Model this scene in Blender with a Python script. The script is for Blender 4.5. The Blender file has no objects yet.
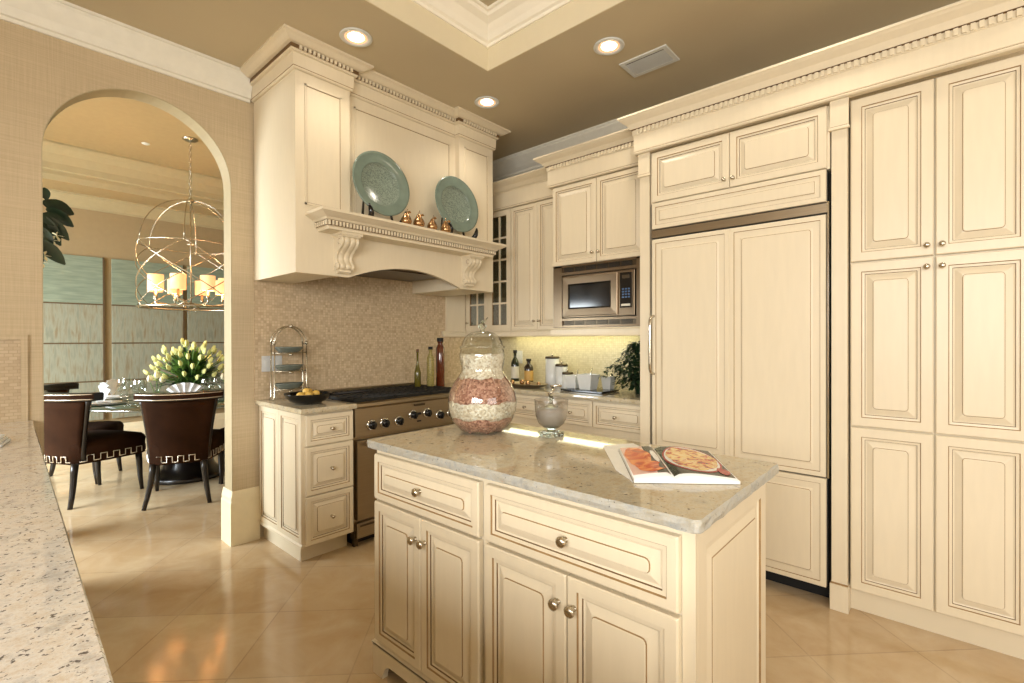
import bpy, bmesh, math, random
from mathutils import Vector, Matrix, Euler
random.seed(7)
SC = bpy.context.scene
COL = SC.collection
PI = math.pi
R = math.radians

# ------------------------------------------------------------------ materials
MATS = {}
def new_mat(name):
    m = bpy.data.materials.new(name); m.use_nodes = True
    nt = m.node_tree
    b = nt.nodes['Principled BSDF']
    return m, nt, b
def lin(c):
    return tuple(((v/255)/12.92 if v/255 <= .04045 else (((v/255)+.055)/1.055)**2.4) for v in c) + (1,)
def simple(name, rgb, rough=.5, metal=0., var=.0, scale=20, bump=0., stretch=(1, 1, 1), emit=None, coat=0., sheen=0.):
    m, nt, b = new_mat(name)
    c = lin(rgb)
    b.inputs['Roughness'].default_value = rough
    b.inputs['Metallic'].default_value = metal
    b.inputs['Base Color'].default_value = c
    if coat: b.inputs['Coat Weight'].default_value = coat
    if sheen: b.inputs['Sheen Weight'].default_value = sheen
    tc = nt.nodes.new('ShaderNodeTexCoord'); mp = nt.nodes.new('ShaderNodeMapping')
    mp.inputs['Scale'].default_value = stretch
    nz = nt.nodes.new('ShaderNodeTexNoise'); nz.inputs['Scale'].default_value = scale; nz.inputs['Detail'].default_value = 4
    nt.links.new(tc.outputs['Object'], mp.inputs['Vector']); nt.links.new(mp.outputs['Vector'], nz.inputs['Vector'])
    v = var if var else .03
    rp = nt.nodes.new('ShaderNodeValToRGB')
    rp.color_ramp.elements[0].position = .3; rp.color_ramp.elements[1].position = .7
    rp.color_ramp.elements[0].color = tuple(max(0, x*(1-v)) for x in c[:3]) + (1,)
    rp.color_ramp.elements[1].color = tuple(min(1, x*(1+v)) for x in c[:3]) + (1,)
    nt.links.new(nz.outputs['Fac'], rp.inputs['Fac']); nt.links.new(rp.outputs['Color'], b.inputs['Base Color'])
    if bump:
        bp = nt.nodes.new('ShaderNodeBump'); bp.inputs['Strength'].default_value = bump; bp.inputs['Distance'].default_value = .01
        nt.links.new(nz.outputs['Fac'], bp.inputs['Height']); nt.links.new(bp.outputs['Normal'], b.inputs['Normal'])
    if emit:
        b.inputs['Emission Color'].default_value = lin(emit[0]); b.inputs['Emission Strength'].default_value = emit[1]
    MATS[name] = m
    return m
def glass(name, tint=(255, 255, 255), rough=0., ior=1.45, alpha_mix=.0):
    m, nt, b = new_mat(name)
    b.inputs['Base Color'].default_value = lin(tint)
    b.inputs['Roughness'].default_value = rough
    b.inputs['Transmission Weight'].default_value = 1
    b.inputs['IOR'].default_value = ior
    if alpha_mix:
        out = nt.nodes['Material Output']; tr = nt.nodes.new('ShaderNodeBsdfTransparent'); mx = nt.nodes.new('ShaderNodeMixShader')
        tr.inputs['Color'].default_value = lin(tint)
        mx.inputs['Fac'].default_value = alpha_mix
        nt.links.new(b.outputs[0], mx.inputs[1]); nt.links.new(tr.outputs[0], mx.inputs[2]); nt.links.new(mx.outputs[0], out.inputs['Surface'])
    MATS[name] = m
    return m
def thin_glass(name, tint=(255, 255, 255), refl=.12, rough=.0, k=.55):
    m, nt, b = new_mat(name)
    out = nt.nodes['Material Output']
    tr = nt.nodes.new('ShaderNodeBsdfTransparent'); tr.inputs['Color'].default_value = lin(tint)
    gl = nt.nodes.new('ShaderNodeBsdfGlossy'); gl.inputs['Roughness'].default_value = rough
    fr = nt.nodes.new('ShaderNodeLayerWeight'); fr.inputs['Blend'].default_value = .35
    mt = nt.nodes.new('ShaderNodeMath'); mt.operation = 'MULTIPLY_ADD'; mt.inputs[1].default_value = k; mt.inputs[2].default_value = refl*.5
    mx = nt.nodes.new('ShaderNodeMixShader')
    nt.links.new(fr.outputs['Facing'], mt.inputs[0]); nt.links.new(mt.outputs[0], mx.inputs['Fac'])
    nt.links.new(tr.outputs[0], mx.inputs[1]); nt.links.new(gl.outputs[0], mx.inputs[2]); nt.links.new(mx.outputs[0], out.inputs['Surface'])
    MATS[name] = m
    return m
def N(nt, t, **kw):
    n = nt.nodes.new(t)
    for k, v in kw.items():
        if k in n.inputs: n.inputs[k].default_value = v
        else: setattr(n, k, v)
    return n
def ramp(nt, stops):
    r = nt.nodes.new('ShaderNodeValToRGB'); cr = r.color_ramp
    while len(cr.elements) < len(stops): cr.elements.new(.5)
    for e, (p, c) in zip(cr.elements, stops): e.position = p; e.color = lin(c)
    return r

def make_granite(name, base, tan, gray, dark, sc=1., rough=.12, thr=.655, ds=28):
    m, nt, b = new_mat(name); L = nt.links.new
    tc = N(nt, 'ShaderNodeTexCoord')
    n1 = N(nt, 'ShaderNodeTexNoise', Scale=9*sc, Detail=6., Roughness=.65); n2 = N(nt, 'ShaderNodeTexNoise', Scale=60*sc, Detail=5., Roughness=.7)
    n3 = N(nt, 'ShaderNodeTexNoise', Scale=ds*sc, Detail=4., Roughness=.6, Distortion=.25)
    for n in (n1, n2, n3): L(tc.outputs['Object'], n.inputs['Vector'])
    r1 = ramp(nt, [(.36, gray), (.5, base), (.64, tan)]); L(n1.outputs['Fac'], r1.inputs['Fac'])
    r2 = ramp(nt, [(.30, gray), (.48, base), (.6, tan)]); L(n2.outputs['Fac'], r2.inputs['Fac'])
    mx = N(nt, 'ShaderNodeMixRGB'); mx.inputs[0].default_value = .5; L(r1.outputs[0], mx.inputs[1]); L(r2.outputs[0], mx.inputs[2])
    r3 = ramp(nt, [(.0, (255, 255, 255)), (thr, (0, 0, 0)), (thr+.03, (255, 255, 255))])
    r3.color_ramp.elements[0].color = (0, 0, 0, 1); r3.color_ramp.elements[1].color = (0, 0, 0, 1); r3.color_ramp.elements[2].color = (1, 1, 1, 1)
    L(n3.outputs['Fac'], r3.inputs['Fac'])
    m2 = N(nt, 'ShaderNodeMixRGB'); m2.inputs[2].default_value = lin(dark)
    L(r3.outputs[0], m2.inputs[0]); L(mx.outputs[0], m2.inputs[1]); L(m2.outputs[0], b.inputs['Base Color'])
    b.inputs['Roughness'].default_value = rough
    MATS[name] = m; return m
def make_tiles(name, c1, c2, c3, grout, size, rot, off, rough=.1, plane='xy', mortar=.004, var_scale=3., bias=0):
    m, nt, b = new_mat(name); L = nt.links.new
    tc = N(nt, 'ShaderNodeTexCoord'); src = tc.outputs['Object']
    if plane != 'xy':
        sp = N(nt, 'ShaderNodeSeparateXYZ'); cb = N(nt, 'ShaderNodeCombineXYZ'); L(src, sp.inputs[0])
        L(sp.outputs['X' if plane == 'xz' else 'Y'], cb.inputs[0]); L(sp.outputs['Z'], cb.inputs[1]); src = cb.outputs[0]
    mp = N(nt, 'ShaderNodeMapping'); mp.inputs['Rotation'].default_value = (0, 0, rot); mp.inputs['Location'].default_value = (off[0], off[1], 0)
    L(src, mp.inputs['Vector'])
    bk = N(nt, 'ShaderNodeTexBrick', Scale=1.0); bk.offset = 0 if size[2] == 0 else .5
    bk.inputs['Brick Width'].default_value = size[0]; bk.inputs['Row Height'].default_value = size[1]
    bk.inputs['Mortar Size'].default_value = mortar; bk.inputs['Mortar Smooth'].default_value = .1; bk.inputs['Bias'].default_value = bias
    bk.inputs['Color1'].default_value = lin(c1); bk.inputs['Color2'].default_value = lin(c2); bk.inputs['Mortar'].default_value = lin(grout)
    L(mp.outputs[0], bk.inputs['Vector'])
    nz = N(nt, 'ShaderNodeTexNoise', Scale=var_scale, Detail=7., Roughness=.62, Distortion=.6); L(mp.outputs[0], nz.inputs['Vector'])
    rp = ramp(nt, [(.35, (0, 0, 0)), (.7, (255, 255, 255))]); L(nz.outputs['Fac'], rp.inputs['Fac'])
    ml = N(nt, 'ShaderNodeMath', operation='MULTIPLY'); ml.inputs[1].default_value = .55; L(rp.outputs[0], ml.inputs[0])
    mx = N(nt, 'ShaderNodeMixRGB'); mx.inputs[2].default_value = lin(c3); L(ml.outputs[0], mx.inputs[0]); L(bk.outputs['Color'], mx.inputs[1])
    L(mx.outputs[0], b.inputs['Base Color']); b.inputs['Roughness'].default_value = rough
    bp = N(nt, 'ShaderNodeBump', Strength=.25, Distance=.002, invert=True); L(bk.outputs['Fac'], bp.inputs['Height']); L(bp.outputs[0], b.inputs['Normal'])
    MATS[name] = m; return m
def make_weave(name, c1, c2, rough=.8):
    m, nt, b = new_mat(name); L = nt.links.new
    tc = N(nt, 'ShaderNodeTexCoord'); cols = []
    for s in ((3, 3, 260), (200, 200, 4)):
        mp = N(nt, 'ShaderNodeMapping'); mp.inputs['Scale'].default_value = s; L(tc.outputs['Object'], mp.inputs['Vector'])
        nz = N(nt, 'ShaderNodeTexNoise', Scale=1., Detail=3.); L(mp.outputs[0], nz.inputs['Vector']); cols.append(nz)
    ad = N(nt, 'ShaderNodeMath', operation='ADD'); L(cols[0].outputs['Fac'], ad.inputs[0]); L(cols[1].outputs['Fac'], ad.inputs[1])
    hf = N(nt, 'ShaderNodeMath', operation='MULTIPLY'); hf.inputs[1].default_value = .5; L(ad.outputs[0], hf.inputs[0])
    rp = ramp(nt, [(.38, c1), (.62, c2)]); L(hf.outputs[0], rp.inputs['Fac']); L(rp.outputs[0], b.inputs['Base Color'])
    b.inputs['Roughness'].default_value = rough; MATS[name] = m; return m
def make_mix(name, stops, scale, rough=.5, detail=4, stretch=(1, 1, 1), dist=0., vor=False, bump=0., trans=0.):
    m, nt, b = new_mat(name); L = nt.links.new
    tc = N(nt, 'ShaderNodeTexCoord'); mp = N(nt, 'ShaderNodeMapping'); mp.inputs['Scale'].default_value = stretch; L(tc.outputs['Object'], mp.inputs['Vector'])
    if vor:
        nz = N(nt, 'ShaderNodeTexVoronoi', Scale=scale); out = N(nt, 'ShaderNodeSeparateColor'); L(nz.outputs['Color'], out.inputs[0]); o = out.outputs[0]
        h = nz.outputs['Distance']
    else:
        nz = N(nt, 'ShaderNodeTexNoise', Scale=scale, Detail=float(detail), Distortion=dist); o = nz.outputs['Fac']; h = o
    L(mp.outputs[0], nz.inputs['Vector'])
    rp = ramp(nt, stops); L(o, rp.inputs['Fac']); L(rp.outputs[0], b.inputs['Base Color'])
    b.inputs['Roughness'].default_value = rough
    if trans: b.inputs['Transmission Weight'].default_value = trans
    if bump:
        bp = N(nt, 'ShaderNodeBump', Strength=bump, Distance=.004, invert=vor); L(h, bp.inputs['Height']); L(bp.outputs[0], b.inputs['Normal'])
    MATS[name] = m; return m

CREAM = (222, 209, 182)
simple('cream', CREAM, .38, var=.018, scale=6, stretch=(8, 8, 1))
simple('cream_plain', (216, 203, 176), .42, var=.02, scale=3)
simple('glaze', (148, 118, 76), .5, var=.15, scale=30)
simple('glaze_gap_shade', (104, 78, 46), .55, var=.15, scale=30)  # dark groove glaze; also paints the shadow between dentils
simple('trim_white', (230, 226, 212), .4)
simple('trim_cream', (232, 218, 184), .4)
simple('ceiling_paint', (196, 182, 152), .75, var=.02, scale=2)
simple('tray_paint', (226, 214, 184), .7, var=.01)
simple('tray_white', (248, 242, 226), .5, var=.01)
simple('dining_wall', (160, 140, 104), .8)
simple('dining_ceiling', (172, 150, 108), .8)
make_weave('wallpaper', (184, 166, 134), (199, 180, 149))
make_granite('granite', (196, 186, 160), (176, 156, 122), (158, 154, 140), (104, 94, 82), 1.8, .045, .64)
make_granite('granite_edge', (184, 182, 172), (170, 162, 142), (142, 148, 152), (84, 82, 80), 3.2, .5)
make_granite('granite_near', (226, 222, 214), (204, 188, 166), (168, 164, 160), (104, 98, 94), 2.4, .07, .60, 44)
make_tiles('floor_tile', (194, 168, 130), (182, 154, 116), (214, 196, 166), (166, 140, 106), (.457, .457, 0), R(45), (0, 0), .12, mortar=.003, var_scale=4.)
make_tiles('mosaic_back', (212, 192, 160), (176, 153, 122), (206, 186, 156), (176, 154, 122), (.018, .018, 0), 0, (0, 0), .4, 'xz', .0012, 30, 0)
make_tiles('mosaic_right', (204, 196, 168), (184, 174, 144), (202, 192, 162), (174, 162, 132), (.018, .018, 0), 0, (0, 0), .4, 'yz', .0012, 30, 0)
make_tiles('mosaic_left', (196, 176, 144), (176, 154, 122), (190, 168, 136), (164, 144, 110), (.03, .016, 1), 0, (0, 0), .4, 'xz', .0016, 30, 0)
simple('nickel', (196, 188, 172), .22, 1.)
simple('stainless', (158, 143, 120), .34, 1., var=.06, scale=4, stretch=(1, 1, 60))
simple('stainless_dark', (92, 82, 68), .35, 1.)
simple('chrome', (225, 225, 222), .12, 1.)
simple('iron_black', (14, 15, 15), .5)
simple('black_gloss', (10, 10, 12), .12)
simple('black_soft', (20, 18, 18), .6)
simple('kick_black', (12, 11, 10), .7)
simple('gold_metal', (178, 140, 100), .25, 1., var=.1, scale=40)
simple('champagne', (196, 190, 174), .25, 1.)
make_mix('crackle', [(0, (92, 104, 94)), (.5, (116, 130, 118)), (1, (146, 158, 144))], 260, .2, vor=True, stretch=(1, 1, 1))
simple('glaze_green', (112, 128, 116), .15, var=.12, scale=14, coat=.5)
simple('plate_teal', (104, 112, 104), .2, var=.06, coat=.3)
simple('white_ceramic', (214, 216, 214), .2)
simple('white_plastic', (206, 208, 208), .35)
simple('leaf', (38, 62, 30), .5, var=.4, scale=14)
simple('leaf_bright', (92, 128, 52), .45, var=.35, scale=12)
simple('leaf_dark', (20, 42, 22), .4, var=.4, scale=14)
simple('petal', (226, 226, 150), .5, var=.12, scale=18)
simple('petal_white', (240, 232, 200), .5, var=.06, scale=18)
simple('velvet', (46, 27, 15), 1., var=.3, scale=5)
MATS['velvet'].node_tree.nodes['Principled BSDF'].inputs['Specular IOR Level'].default_value = .1
simple('micro_steel', (124, 108, 88), .36, 1., var=.05, scale=4)
simple('espresso', (20, 13, 11), .3, coat=.15)
simple('nailhead', (222, 212, 196), .25, .7)
simple('linen', (222, 224, 226), .8)
simple('shade', (255, 214, 160), .7, emit=((255, 186, 124), .9))
simple('lamp_glow', (255, 244, 224), .5, emit=((255, 236, 208), 14.))
simple('strip_glow', (255, 250, 200), .5, emit=((255, 246, 190), 11.))
simple('lemon', (226, 186, 92), .4, var=.12, scale=30)
simple('slat_gray', (176, 178, 176), .4)
simple('baffle_glow', (255, 214, 180), .4, emit=((255, 190, 140), .6))  # self-glow stands in for warm lamplight on the baffle
simple('arch_lining', (172, 158, 126), .5)
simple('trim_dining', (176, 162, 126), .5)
simple('vent_white', (214, 216, 212), .4)
simple('vent_dark', (44, 40, 36), .6)
simple('paper', (232, 230, 224), .35)
simple('cork', (96, 62, 36), .7)
simple('soil', (40, 28, 20), .9)
simple('amber', (92, 40, 18), .1, var=.2, scale=30, coat=.6)
simple('herbs', (150, 136, 78), .4, var=.5, scale=120)
simple('oil', (96, 88, 34), .15, var=.2)
simple('green_bottle', (22, 34, 20), .1, coat=.6)
simple('brown_bottle', (34, 20, 12), .1, coat=.6)
simple('label_gold', (196, 156, 84), .5, var=.1)
simple('label_white', (210, 206, 190), .6)
simple('plinth_brown', (60, 38, 26), .4)
thin_glass('glass_thin', (244, 248, 246), .14, 0., .68)
thin_glass('pane', (200, 212, 206), .3)
thin_glass('table_glass', (170, 196, 186), .5)
thin_glass('frosted', (222, 220, 216), .35, .25)
glass('glass_solid', (235, 245, 240))
make_mix('gran_white', [(0, (196, 176, 150)), (.4, (230, 214, 190)), (1, (250, 242, 228))], 130, .7, vor=True, bump=.8)
make_mix('gran_pink', [(0, (132, 82, 66)), (.45, (180, 124, 104)), (1, (216, 168, 146))], 130, .7, vor=True, bump=.8)
make_mix('bubble', [(0, (180, 174, 168)), (1, (204, 200, 194))], 40, .3)
make_mix('art_green', [(.3, (118, 132, 116)), (.7, (144, 156, 136))], 5, .45, 6, (1, 1, 10), .4)
make_mix('art_gray', [(.3, (124, 128, 112)), (.5, (148, 150, 132)), (.7, (132, 120, 94))], 5, .45, 6, (8, 8, 1), .4)
simple('art_seam', (92, 72, 46), .6)
make_mix('food_bread', [(.25, (120, 30, 14)), (.45, (206, 84, 34)), (.6, (234, 150, 84)), (.8, (250, 214, 160))], 16, .25, 3, dist=1.5)
make_mix('food_pizza', [(.28, (40, 50, 24)), (.42, (176, 30, 22)), (.5, (226, 186, 110)), (.62, (236, 216, 160)), (.75, (190, 60, 34))], 34, .25, 3, dist=1.)
simple('page_dark', (34, 40, 28), .25)
simple('page_red', (170, 44, 44), .25)
simple('page_pink', (230, 190, 178), .25)
simple('print_blue', (60, 92, 132), .4)

# ------------------------------------------------------------------ mesh kit
class B:
    """collects geometry with several materials and becomes ONE mesh object"""
    def __init__(s): s.bm = bmesh.new(); s.mats = []; s.T = Matrix.Identity(4)
    def mi(s, m):
        if m not in s.mats: s.mats.append(m)
        return s.mats.index(m)
    def v(s, p): return s.bm.verts.new(s.T @ Vector(p))
    def f(s, vs, m, smooth=False):
        try: fc = s.bm.faces.new(vs)
        except ValueError: return None
        fc.material_index = s.mi(m); fc.smooth = smooth; return fc
    def box(s, a, b, m='cream'):
        x0, x1 = sorted((a[0], b[0])); y0, y1 = sorted((a[1], b[1])); z0, z1 = sorted((a[2], b[2]))
        c = [s.v((x, y, z)) for z in (z0, z1) for y in (y0, y1) for x in (x0, x1)]
        for q in ((0, 2, 3, 1), (4, 5, 7, 6), (0, 1, 5, 4), (2, 6, 7, 3), (0, 4, 6, 2), (1, 3, 7, 5)): s.f([c[i] for i in q], m)
        return s
    def prism(s, poly, axis, a, b, m='cream', smooth=False):
        """poly: 2-D points in the plane normal to axis (x:(y,z) y:(x,z) z:(x,y))"""
        def P(p, t): return {'x': (t, p[0], p[1]), 'y': (p[0], t, p[1]), 'z': (p[0], p[1], t)}[axis]
        A = [s.v(P(p, a)) for p in poly]; C = [s.v(P(p, b)) for p in poly]; n = len(poly)
        s.f(A[::-1], m); s.f(C, m)
        for i in range(n): s.f([A[i], A[(i+1) % n], C[(i+1) % n], C[i]], m, smooth)
        return s
    def lathe(s, prof, c=(0, 0, 0), n=32, m='cream', smooth=True, caps=True, tilt=None, a0=0, sx=1, sy=1):
        """prof: (r, z[, mat])"""
        M = Matrix.Translation(c) @ (tilt if tilt else Matrix.Identity(4))
        rings = []
        for p in prof:
            r, z = p[0], p[1]
            if r < 1e-6: rings.append([s.v(M @ Vector((0, 0, z)))])
            else: rings.append([s.v(M @ Vector((r*sx*math.cos(a0+2*PI*i/n), r*sy*math.sin(a0+2*PI*i/n), z))) for i in range(n)])
        for k in range(len(rings)-1):
            A, C = rings[k], rings[k+1]; mm = prof[k+1][2] if len(prof[k+1]) > 2 else m
            for i in range(n):
                j = (i+1) % n
                if len(A) == 1 and len(C) == 1: break
                if len(A) == 1: s.f([A[0], C[i], C[j]], mm, smooth)
                elif len(C) == 1: s.f([A[i], A[j], C[0]], mm, smooth)
                else: s.f([A[i], A[j], C[j], C[i]], mm, smooth)
        if caps:
            if len(rings[0]) > 1: s.f(rings[0][::-1], prof[0][2] if len(prof[0]) > 2 else m)
            if len(rings[-1]) > 1: s.f(rings[-1], prof[-1][2] if len(prof[-1]) > 2 else m)
        return s
    def tube(s, pts, r, m='cream', n=10, closed=False, caps=True, flat=1.):
        pts = [Vector(p) for p in pts]; rs = r if isinstance(r, (list, tuple)) else [r]*len(pts)
        N_ = len(pts); up = None; rings = []
        for i, p in enumerate(pts):
            if closed: t = pts[(i+1) % N_]-pts[i-1]
            else: t = pts[min(i+1, N_-1)]-pts[max(i-1, 0)]
            if t.length < 1e-9: t = Vector((0, 0, 1))
            t.normalize()
            if up is None:
                up = Vector((0, 0, 1)) if abs(t.z) < .9 else Vector((1, 0, 0))
            u = (up-t*up.dot(t))
            if u.length < 1e-5: u = t.orthogonal()
            u.normalize(); w = t.cross(u); up = u
            rings.append([s.v(p+(u*math.cos(2*PI*k/n)*flat+w*math.sin(2*PI*k/n))*rs[i]) for k in range(n)])
        for i in range(N_ if closed else N_-1):
            A, C = rings[i], rings[(i+1) % N_]
            for k in range(n): s.f([A[k], A[(k+1) % n], C[(k+1) % n], C[k]], m, True)
        if caps and not closed: s.f(rings[0][::-1], m); s.f(rings[-1], m)
        return s
    def ball(s, c, r, m='cream', n=16, sc=(1, 1, 1)):
        k = n//2
        prof = [(r*math.sin(PI*i/k), -r*math.cos(PI*i/k)*sc[2]) for i in range(k+1)]
        return s.lathe(prof, c, n, m, sx=sc[0], sy=sc[1])
    def sweep(s, prof, path, m='cream', closed=False, mats=None):
        """prof: (out, z) list; path: (x, y) points; out is to the RIGHT of the path direction"""
        P = [Vector((p[0], p[1])) for p in path]; n = len(P); off = []
        for i in range(n):
            d0 = (P[i]-P[i-1]).normalized() if (i > 0 or closed) else None
            d1 = (P[(i+1) % n]-P[i]).normalized() if (i < n-1 or closed) else None
            if d0 is None: d0 = d1
            if d1 is None: d1 = d0
            n0 = Vector((d0.y, -d0.x)); n1 = Vector((d1.y, -d1.x)); b = (n0+n1).normalized()
            off.append(b/max(.2, b.dot(n0)))
        rings = [[s.v((P[i].x+off[i].x*o, P[i].y+off[i].y*o, z)) for (o, z) in prof] for i in range(n)]
        k = len(prof)
        for i in range(n if closed else n-1):
            A, C = rings[i], rings[(i+1) % n]
            for j in range(k-1):
                s.f([A[j], A[j+1], C[j+1], C[j]], mats[j] if mats else m)
            s.f([A[k-1], A[0], C[0], C[k-1]], m)
        if not closed: s.f(rings[0], m); s.f(rings[-1][::-1], m)
        return s
    def dentils(s, path, out, z0, z1, pitch=.022, duty=.55, depth=.008, m='cream'):
        P = [Vector((p[0], p[1])) for p in path]
        for i in range(len(P)-1):
            d = P[i+1]-P[i]; L = d.length; d.normalize(); nn = Vector((d.y, -d.x))
            a = -out if False else 0
            k = max(1, int(L/pitch)); st = L/k
            for j in range(k):
                q0 = P[i]+d*(st*(j+.5-duty/2)); q1 = P[i]+d*(st*(j+.5+duty/2))
                c = [q0+nn*(out-.002), q1+nn*(out-.002), q1+nn*(out+depth), q0+nn*(out+depth)]
                s.prism([(p.x, p.y) for p in c], 'z', z0, z1, m)
        return s
    def panel(s, T, w, h, rings, fill, r_in=0.):
        """concentric rectangle rings [(inset, depth, mat, corner_r)] ; local x=width z=height, +y = outward"""
        prev = None; keep = s.T; s.T = keep @ T
        for (d, dep, m, cr) in rings:
            cr = max(cr, .0004); pts = []
            for (cx, cz, a0) in ((w-d-cr, d+cr, -90), (w-d-cr, h-d-cr, 0), (d+cr, h-d-cr, 90), (d+cr, d+cr, 180)):
                for q in range(4):
                    a = R(a0+30*q); pts.append((cx+cr*math.cos(a), dep, cz+cr*math.sin(a)))
            ring = [s.v(p) for p in pts]
            if prev:
                for i in range(16): s.f([prev[i], prev[(i+1) % 16], ring[(i+1) % 16], ring[i]], m)
            prev = ring
        s.f(prev, fill); s.T = keep
        return s

ROOT = {}
def _link(o):
    COL.objects.link(o); return o
def thing(name, label, cat, loc=(0, 0, 0), rotz=0., group=None):
    o = bpy.data.objects.new(name, None); _link(o); o.location = loc; o.rotation_euler = (0, 0, rotz); o.empty_display_size = .05
    o['label'] = label; o['category'] = cat
    if group: o['group'] = group
    ROOT[o.name] = Matrix.Translation(loc) @ Matrix.Rotation(rotz, 4, 'Z')
    return o
def obj(name, b, parent=None, local=False, bevel=0., origin=None, label=None, cat=None, group=None, kind=None, subsurf=0):
    """link the builder's geometry; world-space geometry is moved into the parent's space unless local"""
    me = bpy.data.meshes.new(name)
    if parent is not None:
        M = ROOT[parent.name]
        if not local: b.bm.transform(M.inverted())
    elif origin is not None:
        b.bm.transform(Matrix.Translation(-Vector(origin))); M = Matrix.Translation(origin)
    else: M = Matrix.Identity(4)
    bmesh.ops.recalc_face_normals(b.bm, faces=b.bm.faces[:])
    b.bm.to_mesh(me); b.bm.free()
    for m in b.mats: me.materials.append(MATS[m])
    o = bpy.data.objects.new(name, me); _link(o)
    if parent is not None: o.parent = parent; ROOT[o.name] = M
    else:
        ROOT[o.name] = M
        if origin is not None: o.location = origin
    if label: o['label'] = label
    if cat: o['category'] = cat
    if group: o['group'] = group
    if kind: o['kind'] = kind
    if bevel:
        md = o.modifiers.new('edge', 'BEVEL'); md.width = bevel; md.segments = 2; md.limit_method = 'ANGLE'; md.angle_limit = R(40)
    if subsurf:
        md = o.modifiers.new('smooth', 'SUBSURF'); md.levels = subsurf; md.render_levels = subsurf
    return o
def dup(root, loc=None, rotz=None, label=None, group=None):
    r = root.copy(); _link(r)
    if loc is not None: r.location = loc
    if rotz is not None: r.rotation_euler = (0, 0, rotz)
    if label: r['label'] = label
    if group: r['group'] = group
    for ch in list(root.children):
        c = ch.copy(); _link(c); c.parent = r
        for g in list(ch.children):
            d = g.copy(); _link(d); d.parent = c
    return r
def struct(name, b, **k): return obj(name, b, kind='structure', **k)

# frame of a cabinet face: local x = width, local y = outward, local z = up
def face_mx(x, y0, z0):      # faces -x; width runs towards +y
    return Matrix(((0, -1, 0, x), (1, 0, 0, y0), (0, 0, 1, z0), (0, 0, 0, 1)))
def face_my(x0, y, z0):      # faces -y; width runs towards +x
    return Matrix(((1, 0, 0, x0), (0, -1, 0, y), (0, 0, 1, z0), (0, 0, 0, 1)))
def door_rings(t=.02, fr=.040, rp=.036):
    return [(0, 0, 'cream', 0), (0, t*.8, 'cream', .002), (.004, t, 'cream', .003), (fr-.008, t, 'cream', .001), (fr-.005, t-.005, 'glaze', .001),
            (fr+.005, t-.006, 'cream', .001), (fr+.007, t-.010, 'glaze_gap_shade', .001), (fr+.012, t-.012, 'cream', .001), (fr+.012+rp*.6, t-.004, 'cream', .002),
            (fr+.014+rp*.6, t-.0035, 'cream', .014), (fr+.016+rp*.6, t, 'glaze', .012), (fr+.019+rp*.6, t+.001, 'cream', .009)]
def knob(parent, T, r=.014):
    b = B(); b.T = T @ Matrix.Rotation(-PI/2, 4, 'X')
    b.lathe([(.008, 0), (.008, .002), (.0045, .005), (.0045, .014), (r*.75, .017), (r, .022), (r*.95, .027), (r*.6, .031), (0, .032)], n=20, m='nickel')
    return obj('knob', b, parent)
def front(parent, T, w, h, kind='door', kn=None, fr=.040, rp=.036, t=.02, name=None, kr=.014, gap=.0015):
    """a raised-panel door or drawer front with its knob at kn=(x,z)"""
    b = B(); T2 = T @ Matrix.Translation((gap, 0, gap))
    b.panel(T2, w-2*gap, h-2*gap, door_rings(t, fr, rp), 'cream')
    o = obj(name or kind, b, parent)
    if kn: knob(o, T @ Matrix.Translation((kn[0], t, kn[1])), kr)
    return o
# ------------------------------------------------------------------ the setting
WB, WR, CE = 3.40, 3.50, 3.024        # back wall plane, right wall plane, ceiling
XL, YR_ = -2.6, -3.2
DY0, DY1, DXL, DXR, DCE = 3.53, 7.2, -2.2, 4.2, 3.26
floor_mat = MATS['floor_tile']
for n in floor_mat.node_tree.nodes:
    if n.type == 'MAPPING': n.inputs['Location'].default_value = (.063, -.075, 0)
    if n.type == 'TEX_BRICK': n.inputs['Brick Width'].default_value = .466; n.inputs['Row Height'].default_value = .466
b = B(); b.box((XL-.2, YR_-.2, -.1), (DXR+.2, DY1+.2, 0), 'floor_tile'); struct('floor', b)

# back wall with the arched opening
AX0, AX1, AR = .254, 1.127, .4365
AZ = 2.278
b = B()
arc = [(.6905+AR*math.cos(PI-PI*i/32), AZ+AR*math.sin(PI*i/32)) for i in range(33)]
b.box((XL-.1, WB, 0), (AX0, DY0, 3.5), 'wallpaper'); b.box((AX1, WB, 0), (WR+.15, DY0, 3.5), 'wallpaper')
for i in range(32):
    (x0, z0), (x1, z1) = arc[i], arc[i+1]
    b.prism([(x0, z0), (x1, z1), (x1, 3.5), (x0, 3.5)], 'y', WB, DY0, 'wallpaper')
bmesh.ops.remove_doubles(b.bm, verts=b.bm.verts[:], dist=1e-5)
struct('wall_back', b)
# painted lining of the arch
b = B()
ins = [(AX0, .345)]+[(x, z) for x, z in arc]+[(AX1, .345)]
for i in range(len(ins)-1):
    (x0, z0), (x1, z1) = ins[i], ins[i+1]
    c = Vector((.6905, AZ))
    def inn(x, z):
        if z <= AZ: return (x+(.004 if x < .69 else -.004), z)
        d = (Vector((x, z))-c).normalized(); return (x-d.x*.004, z-d.y*.004)
    a0, a1 = inn(x0, z0), inn(x1, z1)
    b.prism([(x0, z0), a0, a1, (x1, z1)], 'y', WB+.001, DY0-.001, 'arch_lining')
struct('trim_1', b)
b = B(); b.box((WR, YR_-.1, 0), (WR+.15, WB, 3.4), 'wallpaper'); struct('wall_right', b)
b = B()   # left wall with a wide window
wy0, wy1, wz0, wz1 = -2.8, .8, .95, 2.55
b.box((XL-.15, YR_, 0), (XL, wy0, 3.3), 'wallpaper'); b.box((XL-.15, wy1, 0), (XL, WB, 3.3), 'wallpaper')
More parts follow.
